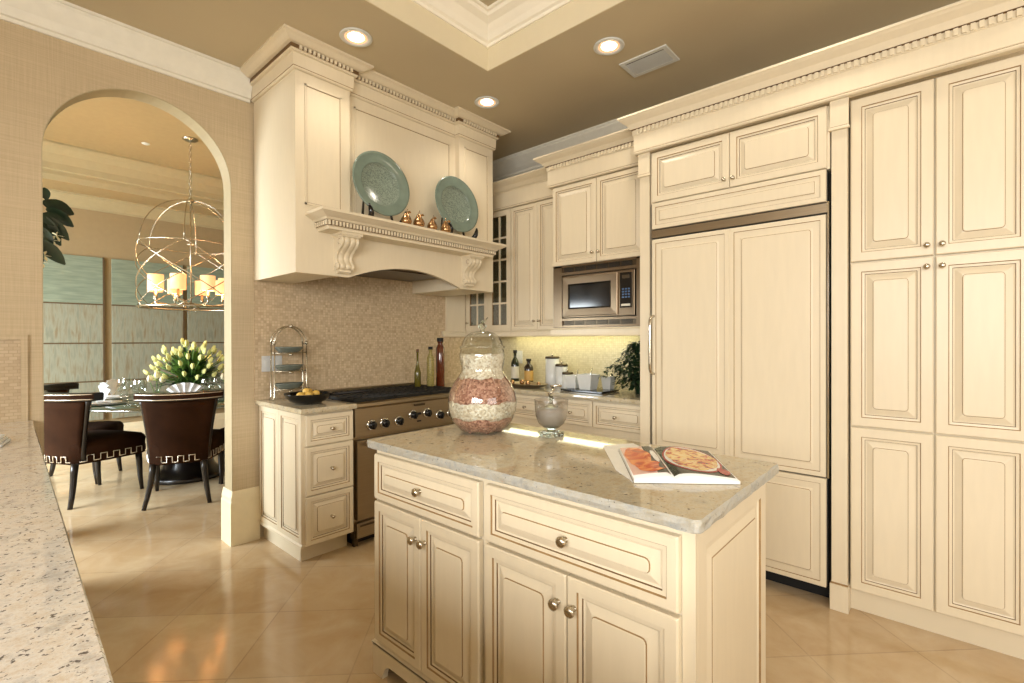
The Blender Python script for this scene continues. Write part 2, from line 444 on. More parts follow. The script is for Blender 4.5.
b.box((XL-.15, wy0, 0), (XL, wy1, wz0), 'wallpaper'); b.box((XL-.15, wy0, wz1), (XL, wy1, 3.3), 'wallpaper'); struct('wall_left', b)
b = B()
for k in range(5):
    y = wy0+(wy1-wy0)*k/4; b.box((XL-.10, y-.03, wz0), (XL-.04, y+.03, wz1), 'trim_white')
for z in (wz0+.03, (wz0+wz1)/2, wz1-.03): b.box((XL-.095, wy0, z-.025), (XL-.045, wy1, z+.025), 'trim_white')
b.box((XL-.02, wy0-.09, wz0-.09), (XL+.02, wy0, wz1+.09), 'trim_white'); b.box((XL-.02, wy1, wz0-.09), (XL+.02, wy1+.09, wz1+.09), 'trim_white')
b.box((XL-.02, wy0, wz1), (XL+.02, wy1, wz1+.09), 'trim_white'); b.box((XL-.04, wy0-.1, wz0-.04), (XL+.06, wy1+.1, wz0), 'trim_white')
struct('window_1', b)
b = B()
rx0, rx1 = -1.2, 1.6
b.box((XL, YR_-.15, 0), (rx0, YR_, 3.3), 'wallpaper'); b.box((rx1, YR_-.15, 0), (WR, YR_, 3.3), 'wallpaper')
b.box((rx0, YR_-.15, 0), (rx1, YR_, .9), 'wallpaper'); b.box((rx0, YR_-.15, 2.5), (rx1, YR_, 3.3), 'wallpaper'); struct('wall_rear', b)
b = B()
for k in range(4):
    x = rx0+(rx1-rx0)*k/3; b.box((x-.03, YR_-.1, .9), (x+.03, YR_-.04, 2.5), 'trim_white')
for z in (.93, 1.7, 2.47): b.box((rx0, YR_-.095, z-.025), (rx1, YR_-.045, z+.025), 'trim_white')
struct('window_2', b)  # unseen window, added as the opening for the rear fill
# ceiling with a stepped tray
TX, TY, TX0, TY0, TZ = 2.223, 2.189, -1.4, -2.2, 3.29
b = B()
b.box((TX+.006, YR_, CE), (WR, WB, CE+.05), 'ceiling_paint'); b.box((XL, TY+.006, CE), (TX+.006, WB, CE+.05), 'ceiling_paint')
b.box((XL, YR_, CE), (TX0-.006, TY+.006, CE+.05), 'ceiling_paint'); b.box((TX0-.006, YR_, CE), (TX+.006, TY0-.006, CE+.05), 'ceiling_paint')
for q in (((TX, TY0, CE+.0005), (TX+.03, TY, TZ)), ((TX0-.03, TY0, CE+.0005), (TX0, TY, TZ)), ((TX0-.03, TY, CE+.0005), (TX+.03, TY+.03, TZ)), ((TX0-.03, TY0-.03, CE+.0005), (TX+.03, TY0, TZ))):
    b.box(q[0], q[1], 'tray_paint')
b.box((TX0, TY0, TZ), (TX, TY, TZ+.04), 'ceiling_paint')
struct('ceiling', b)
b = B()   # crown inside the tray (out = towards the middle)
prof = [(0, 3.165), (.012, 3.165), (.014, 3.182), (.03, 3.188), (.05, 3.212), (.085, 3.243), (.125, 3.258), (.135, 3.272), (.15, 3.274), (.15, TZ), (0, TZ)]
b.sweep(prof, [(TX0, TY), (TX, TY), (TX, TY0), (TX0, TY0)], 'tray_white', closed=True); struct('trim_2', b)
# room crown
def crown(name, path, closed=False, m='trim_white', top=CE, drop=.168, proj=.08):
    p = [(0, top-drop), (.012, top-drop), (.014, top-drop+.018), (.026, top-drop+.022), (.030, top-drop+.04), (proj*.45, top-drop*.62), (proj*.75, top-drop*.33), (proj-.010, top-.032), (proj-.008, top-.016), (proj, top-.014), (proj, top), (0, top)]
    b = B(); b.sweep(p, path, m, closed=closed); return struct(name, b)
crown('trim_3', [(XL, YR_), (XL, WB), (1.237, WB)])
crown('trim_4', [(2.92, WB), (WR, WB), (WR, YR_), (XL, YR_)], proj=.13)
# baseboards
bp = [(0, 0), (.018, 0), (.018, .27), (.014, .28), (.014, .30), (.008, .325), (.004, .345), (0, .345)]
b = B(); b.sweep(bp, [(XL, YR_), (XL, WB), (-.76, WB)], 'trim_cream'); struct('baseboard_left', b)
b = B(); b.sweep(bp, [(AX1, DY0+.03), (AX1, WB), (1.285, WB)], 'trim_cream'); struct('baseboard_back', b)
b = B(); b.sweep(bp, [(.215, WB), (AX0, WB), (AX0, DY0+.03)], 'trim_cream'); struct('baseboard_arch', b)
# mosaic panels on the back and right walls
b = B(); b.box((1.258, WB-.012, .90), (WR-.012, WB, 1.86), 'mosaic_back'); struct('trim_5', b)
b = B(); b.box((WR-.012, 1.44, .90), (WR, WB-.012, 1.45), 'mosaic_right'); struct('trim_6', b)
b = B(); b.box((-1.6, WB-.010, .90), (.176, WB, 1.316), 'mosaic_left')
b.box((-1.6, WB-.018, 1.316), (.200, WB, 1.340), 'wallpaper'); b.box((.176, WB-.018, .915), (.200, WB, 1.316), 'wallpaper'); struct('trim_7', b)

# dining room shell
b = B()
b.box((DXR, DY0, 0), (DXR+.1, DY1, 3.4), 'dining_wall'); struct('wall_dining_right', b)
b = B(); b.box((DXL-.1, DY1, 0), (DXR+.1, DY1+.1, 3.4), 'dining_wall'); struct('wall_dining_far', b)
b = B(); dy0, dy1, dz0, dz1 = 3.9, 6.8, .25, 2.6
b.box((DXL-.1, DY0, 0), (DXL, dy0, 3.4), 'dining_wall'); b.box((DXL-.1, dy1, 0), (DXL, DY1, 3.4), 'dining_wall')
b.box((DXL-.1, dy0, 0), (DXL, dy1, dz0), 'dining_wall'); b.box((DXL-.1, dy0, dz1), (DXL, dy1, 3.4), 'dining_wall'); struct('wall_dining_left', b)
b = B()
for k in range(4):
    y = dy0+(dy1-dy0)*k/3; b.box((DXL-.08, y-.03, dz0), (DXL-.02, y+.03, dz1), 'trim_white')
for z in (dz0+.03, 1.5, dz1-.03): b.box((DXL-.075, dy0, z-.025), (DXL-.025, dy1, z+.025), 'trim_white')
struct('window_3', b)
b = B()
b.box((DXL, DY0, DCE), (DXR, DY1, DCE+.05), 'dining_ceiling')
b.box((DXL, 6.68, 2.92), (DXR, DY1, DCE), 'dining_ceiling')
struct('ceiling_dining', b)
b = B()
for (o, lo, hi, y) in ((.0, 2.92, DCE, 6.68),):
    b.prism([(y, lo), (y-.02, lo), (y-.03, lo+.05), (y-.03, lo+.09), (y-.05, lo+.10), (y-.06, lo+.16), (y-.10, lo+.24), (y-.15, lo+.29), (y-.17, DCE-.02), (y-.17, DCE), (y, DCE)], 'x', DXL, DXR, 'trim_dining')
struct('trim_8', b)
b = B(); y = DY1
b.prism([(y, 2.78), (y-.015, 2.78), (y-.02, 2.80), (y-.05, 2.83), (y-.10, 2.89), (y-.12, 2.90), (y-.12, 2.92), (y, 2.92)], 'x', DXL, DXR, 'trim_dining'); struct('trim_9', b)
b = B(); b.sweep(bp, [(DXL, DY0), (DXL, DY1), (DXR, DY1), (DXR, DY0)], 'trim_cream'); struct('baseboard_dining', b)

# ------------------------------------------------------------------ island
IX, IY0, IY1 = 1.076, .417, 1.681
t = thing('island_cabinet', 'cream glazed kitchen island cabinet with two wide drawers over four raised panel doors', 'kitchen island', ((IX+1.635)/2, (IY0+IY1)/2, 0))
b = B()
b.box((IX+.002, IY0+.012, .125), (1.635, IY1, .885), 'cream')
b.box((IX+.06, IY0+.07, .0), (1.58, IY1-.06, .125), 'cream_plain')
# end panel facing the camera side (-y): frame, recess and wide field
b.panel(face_my(IX+.012, IY0+.012, .13), 1.623-IX, .755, [(0, 0, 'cream', 0), (0, .006, 'cream', 0), (.002, .012, 'cream', 0), (.052, .012, 'cream', .001), (.056, .007, 'glaze', .001), (.062, .003, 'cream', .001), (.075, .002, 'cream', .001), (.098, .008, 'cream', .001), (.101, .009, 'glaze', .001), (.104, .010, 'cream', .001)], 'cream')
# corner bead at the near edge
b.box((IX, IY0, .127), (IX+.012, IY0+.030, .885), 'cream'); b.box((IX+.012, IY0+.002, .127), (IX+.020, IY0+.012, .885), 'glaze')
obj('body', b, t)
b = B()   # furniture base with bracket feet: front
def bracket(L, foot=.085, h=.118):
    pts = [(0, 0), (foot-.02, 0)]
    for i in range(9):
        a = PI/2*i/8; pts.append((foot-.02+.055*(1-math.cos(a))*1., .062*math.sin(a)))
    pts += [(L-p[0], p[1]) for p in pts[2:][::-1]]+[(L-foot+.02, 0), (L, 0), (L, h), (0, h)]
    return pts
pl = bracket(IY1-IY0+.02)
b.prism([(IY0-.01+p[0], p[1]) for p in pl], 'x', IX-.012, IX+.012, 'cream')
pl = bracket(1.635-IX-.015)
b.prism([(IX+.0125+p[0], p[1]) for p in pl], 'y', IY0-.0095, IY0+.014, 'cream')
b.prism([(IX+.0125+p[0], p[1]) for p in pl], 'y', IY1-.012, IY1+.0095, 'cream')
b.sweep([(0, .112), (.024, .112), (.024, .118), (.018, .124), (.010, .130), (0, .133)], [(1.635, IY0+.012), (IX+.012, IY0+.012), (IX+.012, IY1-.002), (1.635, IY1-.002)][::-1], 'cream')
obj('base_moulding', b, t)
F_ = face_mx
div = 1.071
for (y0, y1, ks) in ((div+.012, 1.667, 1), (.447, div-.012, 1)):
    front(t, F_(IX, y0, .692), y1-y0, .176, 'drawer', ((y1-y0)/2, .088), fr=.034, rp=.032, t=.022, kr=.0155)
    w = (y1-y0)/2
    front(t, F_(IX, y0, .142), w, .543, 'door', (w-.026, .465), t=.022, kr=.0155)
    front(t, F_(IX, y0+w, .142), w, .543, 'door', (.026, .465), t=.022, kr=.0155)
# worktop
b = B()
import mathutils
SX0, SX1, SY0, SY1 = 1.051, 1.719, .398, 1.72
def slab(b, pts, z0, z1, rough=.0025, seg=.03, top='granite', edge='granite_edge'):
    """slab with a chiselled edge"""
    rnd = random.Random(3); out = []
    n = len(pts)
    for i in range(n):
        p, q = Vector(pts[i]), Vector(pts[(i+1) % n]); k = max(1, int((q-p).length/seg)); d = (q-p).normalized(); nn = Vector((d.y, -d.x))
        for j in range(k):
            out.append((p+(q-p)*(j/k), nn))
    lev = [(z0, -.002), (z0+.004, .0), ((z0+z1)/2, .0015), (z1-.005, .0005), (z1, -.003)]
    rings = []
    for (z, o) in lev:
        rings.append([b.v((p.x+nn.x*(o+rnd.uniform(-rough, rough)), p.y+nn.y*(o+rnd.uniform(-rough, rough)), z)) for p, nn in out])
    for a, c in zip(rings[:-1], rings[1:]):
        for i in range(len(out)): b.f([a[i], a[(i+1) % len(out)], c[(i+1) % len(out)], c[i]], edge)
    b.f(rings[-1], top); b.f(rings[0][::-1], edge)
def rounded(x0, y0, x1, y1, r):
    pts = []
    for cx, cy, a in ((x1-r, y0+r, -90), (x1-r, y1-r, 0), (x0+r, y1-r, 90), (x0+r, y0+r, 180)):
        for i in range(5): pts.append((cx+r*math.cos(R(a+22.5*i)), cy+r*math.sin(R(a+22.5*i))))
    return pts
slab(b, rounded(SX0, SY0, SX1, SY1, .02), .885, .915)
obj('granite_worktop', b, origin=((SX0+SX1)/2, 1.06, .885), label='beige granite worktop with a chiselled grey edge on the centre island', cat='worktop')

# ------------------------------------------------------------------ small cabinet left of the range
cx0, cx1, cy = 1.29, 1.608, 2.762
t = thing('base_cabinet', 'narrow cream three drawer base cabinet left of the range', 'cabinet', ((cx0+cx1)/2, 3.08, 0))
b = B()
b.box((cx0+.006, cy+.02, .105), (cx1, WB-.014, .885), 'cream')
b.box((cx0+.02, cy+.09, 0), (cx1, WB-.014, .105), 'cream_plain')
fy = WB-.016-cy-.02
T = Matrix(((0, -1, 0, cx0+.006), (1, 0, 0, cy+.022), (0, 0, 1, .125), (0, 0, 0, 1)))
b.panel(face_mx(cx0+.006, cy+.022, .125), fy*.5, .755, door_rings(.014, .04, .02), 'cream')
b.panel(face_mx(cx0+.006, cy+.022+fy*.5, .125), fy*.5, .755, door_rings(.014, .04, .02), 'cream')
b.sweep([(0, .10), (.016, .10), (.016, .112), (.008, .122), (0, .126)], [(cx0+.006, WB-.02), (cx0+.006, cy+.02)][::-1] if False else [(cx0+.006, cy+.02), (cx0+.006, WB-.02)][::-1], 'cream')
obj('body', b, t)
for z0, z1 in ((.111, .397), (.401, .686), (.690, .872)):
    front(t, face_my(cx0+.012, cy+.02, z0), cx1-cx0-.014, z1-z0, 'drawer', ((cx1-cx0)/2-.004, (z1-z0)/2), fr=.036, rp=.026, t=.02, kr=.012)
b = B(); slab(b, [(1.262, 2.735), (1.612, 2.735), (1.612, WB-.012), (1.262, WB-.012)], .885, .915, .001, edge='granite')
obj('granite_worktop', b, origin=(1.44, 3.07, .885), label='short granite worktop left of the range, under the black pan and plate rack', cat='worktop')

# ------------------------------------------------------------------ range
RX0, RX1, RY = 1.622, 2.575, 2.775
t = thing('range', 'stainless steel professional range with black knobs and black cast iron grates', 'stove', ((RX0+RX1)/2, 3.08, 0))
b = B(); b.box((RX0, RY+.03, .08), (RX1, WB-.02, .895), 'stainless'); b.box((RX0+.02, RY+.07, 0), (RX1-.02, WB-.1, .08), 'black_soft')
b.box((RX0, RY+.012, .045), (RX0+.035, RY+.06, .10), 'stainless_dark'); b.box((RX0+.004, RY+.02, 0), (RX0+.03, RY+.05, .05), 'stainless_dark'); b.box((RX1-.03, RY+.02, 0), (RX1-.004, RY+.05, .05), 'stainless_dark')
obj('body', b, t)
b = B(); b.prism([(RY+.06, .895), (RY+.005, .915), (RY-.012, .905), (RY-.015, .885), (RY+.0, .875), (RY-.004, .695), (RY+.06, .695)], 'x', RX0, RX1, 'stainless')
b.box((2.075, RY-.014, .848), (2.165, RY+.01, .862), 'stainless_dark')
for dx in (0, .014, .028): b.box((2.105+dx*.9-.005, RY-.009, .783), (2.105+dx*.9+.004, RY+.01, .80), 'black_soft')
b.box((2.10, RY-.008, .735), (2.135, RY+.01, .745), 'black_soft')
obj('control_panel', b, t, bevel=.003)
for x, z in ((1.736, .762), (1.833, .762), (1.945, .762), (2.062, .79), (2.184, .79), (2.299, .762), (2.405, .762), (2.502, .762)):
    b = B(); b.T = Matrix.Translation((x, RY-.003, z)) @ Matrix.Rotation(PI/2, 4, 'X')
    b.lathe([(.034, 0), (.034, .008), (.029, .012)], n=28, m='chrome'); b.lathe([(.027, .011), (.026, .030), (.022, .036), (0, .037)], n=28, m='black_gloss')
    b.box((-.005, -.024, .03), (.005, .024, .044), 'black_gloss')
    obj('knob', b, t)
b = B(); b.box((RX0+.01, RY-.012, .17), (RX1-.01, RY+.03, .672), 'stainless')
b.box((RX0+.16, RY-.014, .27), (RX1-.16, RY-.006, .52), 'black_gloss')
d = obj('oven_door', b, t, bevel=.004)
b = B(); b.tube([(RX0+.05, RY-.062, .648), (RX1-.05, RY-.062, .648)], .014, 'chrome', 14)
for x in (RX0+.07, RX1-.07): b.box((x-.012, RY-.062, .638), (x+.012, RY-.01, .658), 'stainless')
obj('handle', b, d)
b = B(); b.box((RX0+.01, RY-.006, .055), (RX1-.01, RY+.03, .150), 'stainless'); b.box((RX0+.03, RY-.010, .125), (RX1-.03, RY, .138), 'stainless_dark')
obj('kick_panel', b, t, bevel=.002)
b = B(); b.box((RX0+.008, RY+.03, .90), (RX1-.008, WB-.05, .908), 'iron_black')
for k in range(3):
    gx0 = RX0+.015+k*(RX1-RX0-.03)/3; gx1 = gx0+(RX1-RX0-.03)/3-.006
    for q in range(7):
        x = gx0+(gx1-gx0)*q/6; b.box((x-.006, RY+.035, .914), (x+.006, WB-.07, .934), 'iron_black')
    for yy in (RY+.035, RY+.19, RY+.32, RY+.45, WB-.08): b.box((gx0, yy-.006, .908), (gx1, yy+.006, .932), 'iron_black')
    for yy in (RY+.17, RY+.42): b.lathe([(.05, .905), (.05, .915), (.035, .925), (0, .925)], ((gx0+gx1)/2, yy, 0), 20, 'iron_black')
obj('grate', b, t)
b = B(); b.box((RX0, WB-.055, .895), (RX1, WB-.014, .95), 'stainless'); obj('backguard', b, t, bevel=.003)

# ------------------------------------------------------------------ range hood
HX0, HX1, HY = 1.258, 2.882, 2.785
t = thing('range_hood', 'tall cream mantel range hood with carved corbels and dentil crown above the range', 'range hood', ((HX0+HX1)/2, 3.1, 1.70))
b = B()
px0, px1 = 1.60, 2.515
b.box((HX0, HY, 2.00), (px0, WB-.014, 2.99), 'cream'); b.box((px1, HY, 2.00), (HX1, WB-.014, 2.99), 'cream'); b.box((px0, HY+.045, 2.00), (px1, WB-.014, 2.99), 'cream')
flat = lambda fr: [(0, -.001, 'cream', 0), (fr, .0005, 'cream', .001), (fr+.003, -.001, 'cream', .001)]
for (x0, x1, yy) in ((HX0, px0, HY), (px1, HX1, HY), (px0, px1, HY+.045)):
    for (xa, xb, za, zb) in ((x0+.055, x1-.055, 2.10, 2.80),):
        # thin applied bead around each flat panel
        for q in (((xa, yy-.006, za), (xa+.010, yy, zb)), ((xb-.010, yy-.006, za), (xb, yy, zb)), ((xa, yy-.006, zb-.010), (xb, yy, zb)), ((xa, yy-.006, za), (xb, yy, za+.010))): b.box(q[0], q[1], 'cream')
        for q in (((xa+.010, yy-.002, za), (xa+.013, yy, zb)), ((xb-.013, yy-.002, za), (xb-.010, yy, zb)), ((xa, yy-.002, zb-.013), (xb, yy, zb-.010)), ((xa, yy-.002, za+.010), (xb, yy, za+.013))): b.box(q[0], q[1], 'glaze')
obj('chimney_body', b, t)
b = B()   # valance with the shallow arch, side cheeks
xa0, xa1 = 1.591, 2.531
pts = [(HX0, 1.70), (xa0, 1.70)]
for i in range(1, 24):
    s = i/24; x = xa0+(xa1-xa0)*s
    q = math.sin(PI*s)
    z = 1.70+.098*(1-(abs(2*s-1))**1.9) - .006*math.exp(-((min(s, 1-s)-.03)/.03)**2)*0
    pts.append((x, z))
pts += [(xa1, 1.70), (HX1, 1.70), (HX1, 2.0), (HX0, 2.0)]
b.prism(pts, 'y', HY, HY+.03, 'cream')
b.box((HX0, HY+.03, 1.70), (HX0+.25, WB-.014, 2.0), 'cream'); b.box((HX1-.36, HY+.03, 1.70), (HX1, WB-.014, 2.0), 'cream')
b.box((HX0+.25, HY+.03, 1.90), (HX1-.36, WB-.014, 2.0), 'cream')
obj('valance', b, t)
b = B(); b.box((HX0+.27, HY+.05, 1.80), (HX1-.38, WB-.03, 1.898), 'stainless'); b.box((HX0+.33, HY+.10, 1.792), (HX1-.44, WB-.08, 1.80), 'stainless_dark')
obj('liner', b, t)
# crown of the hood
def step_path(off=0):
    return [(HX0, WB-.014), (HX0, HY), (px0, HY), (px0, HY+.045), (px1, HY+.045), (px1, HY), (HX1, HY), (HX1, WB-.014)]
cp = [(0, 2.862), (.010, 2.862), (.016, 2.868), (.016, 2.874), (.018, 2.877), (.020, 2.948), (.034, 2.952), (.034, 2.959), (.040, 2.961), (.040, 2.984), (.058, 2.986), (.070, 2.992), (.090, 3.006), (.106, 3.012), (.106, CE), (0, CE)]
b = B(); b.sweep(cp, step_path(), 'cream', mats=['cream']*3+['glaze']+['cream']*4+['glaze_gap_shade']+['cream']*6); o = obj('crown', b, t)  # dark band paints shadow into the gaps behind the dentils
# right-hand normal of the path must face outwards; path runs wall -> front -> wall on the left side first
for pa in ([(HX0, HY), (px0, HY)], [(px0, HY+.045), (px1, HY+.045)], [(px1, HY), (HX1, HY)]):
    b = B(); b.dentils(pa, .040, 2.962, 2.983, .026, .52, .012); obj('dentil_band', b, o)
# mantel shelf
mx0, mx1 = 1.312, 2.822
mp = [(0, 1.952), (.135, 1.952), (.138, 1.966), (.146, 1.970), (.146, 2.000), (.158, 2.002), (.166, 2.012), (.186, 2.022), (.206, 2.034), (.212, 2.036), (.212, 2.052), (0, 2.052)]
def end_prof(prof, k): return [(o*k, z) for o, z in prof]
b = B()
ym = HY
# front run with returned ends: a U path inset by the projection of the ends
mps = [(o-.212, z) for o, z in mp]
b.sweep([(max(o, -.212), z) for o, z in mps], [(mx0, HY+.02), (mx0, HY-.212), (mx1, HY-.212), (mx1, HY+.02)], 'cream', mats=['cream', 'cream', 'cream', 'glaze_gap_shade']+['cream']*7)  # dark strip behind the mantel dentils is painted gap shadow
b.box((mx0+.08, HY-.13, 1.956), (mx1-.08, HY+.01, 2.046), 'cream'); b.box((mx0+.02, HY-.19, 2.040), (mx1-.02, HY+.01, 2.050), 'cream')
m = obj('mantel_shelf', b, t)
b = B(); b.dentils([(mx0+.062, HY-.212+.066), (mx1-.062, HY-.212+.066)], 0, 1.973, 1.998, .022, .52, .009); b.dentils([(mx0+.066, HY), (mx0+.066, HY-.146)], 0, 1.973, 1.998, .022, .52, .009)
obj('dentil_band', b, m)
# corbels
def corbel(xc):
    b = B(); w = .056
    ctl = [(.030, 1.704), (.048, 1.716), (.053, 1.736), (.042, 1.754), (.030, 1.772), (.028, 1.794), (.038, 1.818), (.060, 1.840), (.084, 1.858), (.102, 1.878), (.110, 1.898), (.106, 1.918), (.098, 1.932), (.090, 1.944)]
    ZK = lambda z: 1.932-(1.932-z)*.86
    ctl = [(o, ZK(z) if z < 1.932 else z) for o, z in ctl]
    cs = []   # smooth outline
    for i in range(len(ctl)-1):
        p0 = Vector(ctl[max(0, i-1)]); p1 = Vector(ctl[i]); p2 = Vector(ctl[i+1]); p3 = Vector(ctl[min(len(ctl)-1, i+2)])
        for q in range(4):
            u = q/4; cs.append(.5*((2*p1)+(p2-p0)*u+(2*p0-5*p1+4*p2-p3)*u*u+(3*p1-p0-3*p2+p3)*u**3))
    cs.append(Vector(ctl[-1]))
    K = 36; rows = []
    for p in cs:
        row = []
        for k in range(K+1):
            u = -1+2*k/K; rel = .0085*(1-abs(math.sin(1.5*PI*u))**.7)
            if abs(u) > .97: rel = .006
            o = p[0]-rel*(.6+.4*min(1, p[0]/.08)); row.append(b.v((xc+u*w, HY-o, p[1])))
        rows.append(row)
    for a, c in zip(rows[:-1], rows[1:]):
        for k in range(K): b.f([a[k], a[k+1], c[k+1], c[k]], 'cream', True)
    for sd in (0, K):   # side cheeks
        bk = [b.v((rows[i][sd].co.x, HY, rows[i][sd].co.z)) for i in range(len(rows))]
        for i in range(len(rows)-1): b.f([rows[i][sd], rows[i+1][sd], bk[i+1], bk[i]], 'cream')
    b.f(rows[0]+[b.v((xc+w, HY, ZK(1.704))), b.v((xc-w, HY, ZK(1.704)))], 'cream'); 
    b.prism([(HY, 1.718), (HY-.026, 1.718), (HY-.036, 1.727), (HY-.034, 1.738), (HY, 1.738)], 'x', xc-w*.72, xc+w*.72, 'cream')
    for sx in (-1, 1):   # scroll eyes on the cheeks
        for (oy, oz, rr) in ((.074, 1.896, .024), (.030, 1.732, .015)):
            b.T = Matrix.Translation((xc+sx*w, HY-oy, ZK(oz))) @ Matrix.Rotation(sx*PI/2, 4, 'Y')
            b.lathe([(rr, -.004), (rr, .004), (rr*.78, .006), (rr*.72, .003), (rr*.45, .003), (rr*.34, .008), (0, .009)], n=20, m='cream')
            b.lathe([(rr*.72, .0034), (rr*.60, .0034)], n=20, m='glaze', caps=False); b.T = Matrix.Identity(4)
    b.box((xc-w-.005, HY-.114, 1.928), (xc+w+.005, HY, 1.937), 'cream'); b.box((xc-w-.014, HY-.124, 1.9365), (xc+w+.014, HY, 1.952), 'cream')
    return b
for xc in (1.545, 2.592): obj('corbel', corbel(xc), t)
# ------------------------------------------------------------------ right-hand base run
t = thing('base_cabinet', 'cream base cabinet with two drawers under the canisters and plant', 'cabinet', (3.2, 1.84, 0))
b = B(); b.box((2.95, 1.445, .105), (WR-.014, 2.221, .885), 'cream'); b.box((3.01, 1.445, 0), (WR-.014, 2.221, .105), 'cream_plain'); obj('body', b, t)
for y0, y1, s in ((1.452, 1.862, 0), (1.866, 2.219, 1)):
    front(t, face_mx(2.95, y0, .690), y1-y0, .184, 'drawer', ((y1-y0)/2+(.02 if not s else 0), .09), fr=.034, rp=.024, kr=.012)
    front(t, face_mx(2.95, y0, .112), y1-y0, .53, 'door', (.04 if s else y1-y0-.04, .46), kr=.012)
t = thing('base_cabinet', 'cream one drawer base cabinet in the corner behind the layered glass jar', 'cabinet', (3.2, 2.48, 0))
b = B(); b.box((2.95, 2.223, .105), (WR-.014, WB-.014, .885), 'cream'); b.box((3.01, 2.223, 0), (WR-.014, WB-.014, .105), 'cream_plain'); obj('body', b, t)
front(t, face_mx(2.95, 2.226, .690), .505, .184, 'drawer', (.2525, .09), fr=.034, rp=.024, kr=.012)
front(t, face_mx(2.95, 2.226, .112), .505, .53, 'door', (.04, .46), kr=.012)
t = thing('base_cabinet', 'cream single door base cabinet right of the range', 'cabinet', (2.75, 3.08, 0))
b = B(); b.box((2.585, 2.782, .105), (2.948, WB-.014, .885), 'cream'); b.box((2.585, 2.85, 0), (2.948, WB-.014, .105), 'cream_plain'); obj('body', b, t)
front(t, face_my(2.588, 2.782, .112), .33, .76, 'door', (.05, .69), kr=.012)
b = B(); slab(b, [(2.905, 1.442), (WR-.013, 1.442), (WR-.013, WB-.013), (2.582, WB-.013), (2.582, 2.735), (2.905, 2.735)], .885, .915, .0008, edge='granite')
obj('granite_worktop', b, origin=(3.2, 2.3, .885), label='granite worktop along the right wall under the microwave', cat='worktop')

# ------------------------------------------------------------------ wall cabinets
def glass_door(parent, y0, y1, z0, z1, x, kn=None, rows=5, cols=2):
    b = B(); fr = .048; w = y1-y0-.003; h = z1-z0-.003
    b.T = face_mx(x, y0+.0015, z0+.0015)
    for q in (((0, 0, 0), (fr, .02, h)), ((w-fr, 0, 0), (w, .02, h)), ((fr, 0, 0), (w-fr, .02, fr)), ((fr, 0, h-fr), (w-fr, .02, h))): b.box(q[0], q[1], 'cream')
    e = .003
    for q in (((fr, .0, fr), (fr+e, .017, h-fr)), ((w-fr-e, .0, fr), (w-fr, .017, h-fr)), ((fr, 0, fr), (w-fr, .017, fr+e)), ((fr, 0, h-fr-e), (w-fr, .017, h-fr))): b.box(q[0], q[1], 'glaze')
    for k in range(1, cols):
        c = fr+(w-2*fr)*k/cols; b.box((c-.008, .002, fr), (c+.008, .016, h-fr), 'cream')
    for k in range(1, rows):
        c = fr+(h-2*fr)*k/rows; b.box((fr, .002, c-.008), (w-fr, .015, c+.008), 'cream')
    o = obj('door', b, parent, label='glazed door with thin mullions')
    b = B(); b.T = face_mx(x, y0, z0); b.box((fr, .006, fr), (w-fr, .009, h-fr), 'pane'); obj('glass_pane', b, o)
    if kn: knob(o, face_mx(x, y0, z0) @ Matrix.Translation((kn[0], .02, kn[1])), .011)
UX, UZ0, UZ1 = 3.14, 1.388, 2.440
def rail(b, path, z0, z1):
    b.sweep([(0, z0+.012), (.006, z0+.004), (.014, z0), (.018, z0+.006), (.012, z0+.018), (.010, z1-.012), (.016, z1-.006), (.012, z1), (0, z1)], path, 'cream')
t = thing('wall_cabinet', 'glass fronted cream wall cabinet in the corner beside the range hood', 'cabinet', (3.3, 3.09, UZ0))
b = B()
b.box((UX, 3.360, UZ0), (WR-.014, WB-.014, UZ1), 'cream'); b.box((UX, 2.803, UZ0), (WR-.014, 2.821, UZ1), 'cream'); b.box((WR-.03, 2.82, UZ0), (WR-.014, 3.36, UZ1), 'cream_plain')
b.box((UX, 2.82, UZ0), (WR-.03, 3.36, UZ0+.018), 'cream'); b.box((UX, 2.82, UZ1-.018), (WR-.03, 3.36, UZ1), 'cream')
obj('body', b, t)
for z in (1.72, 2.06):
    b = B(); b.box((UX+.02, 2.822, z), (WR-.031, 3.359, z+.018), 'cream_plain'); obj('shelf', b, t)
glass_door(t, 3.078, 3.368, UZ0, UZ1, UX, (.262, .075)); glass_door(t, 2.803, 3.078, UZ0, UZ1, UX)
b = B(); rail(b, [(UX-.014, 3.372), (UX-.014, 2.803)], 1.335, UZ0); b.box((UX-.014, 2.803, 1.345), (UX+.006, 3.372, UZ0), 'cream'); obj('light_rail', b, t)
t = thing('wall_cabinet', 'cream wall cabinet with two solid raised panel doors left of the microwave', 'cabinet', (3.3, 2.51, UZ0))
b = B(); b.box((UX, 2.224, UZ0), (WR-.014, 2.800, UZ1), 'cream'); obj('body', b, t)
front(t, face_mx(UX, 2.512, UZ0), .288, UZ1-UZ0, 'door', (.026, .075), kr=.011); front(t, face_mx(UX, 2.224, UZ0), .288, UZ1-UZ0, 'door', (.262, .075), kr=.011)
b = B(); rail(b, [(UX-.014, 2.801), (UX-.014, 2.224)], 1.335, UZ0); b.box((UX-.014, 2.224, 1.345), (UX+.006, 2.801, UZ0), 'cream'); obj('light_rail', b, t)
t = thing('filler_panel', 'plain cream filler panel between the range hood and the glass corner cabinet', 'cabinet panel', (3.0, 3.38, UZ0))
b = B(); b.box((HX1+.003, 3.374, UZ0), (3.12, WB-.013, 2.60), 'cream'); obj('board', b, t)
b = B(); rail(b, [(2.84, 3.374), (3.108, 3.374)], 1.335, UZ0); b.box((2.84, 3.374, 1.345), (3.12, WB-.014, UZ0), 'cream'); obj('light_rail', b, t)
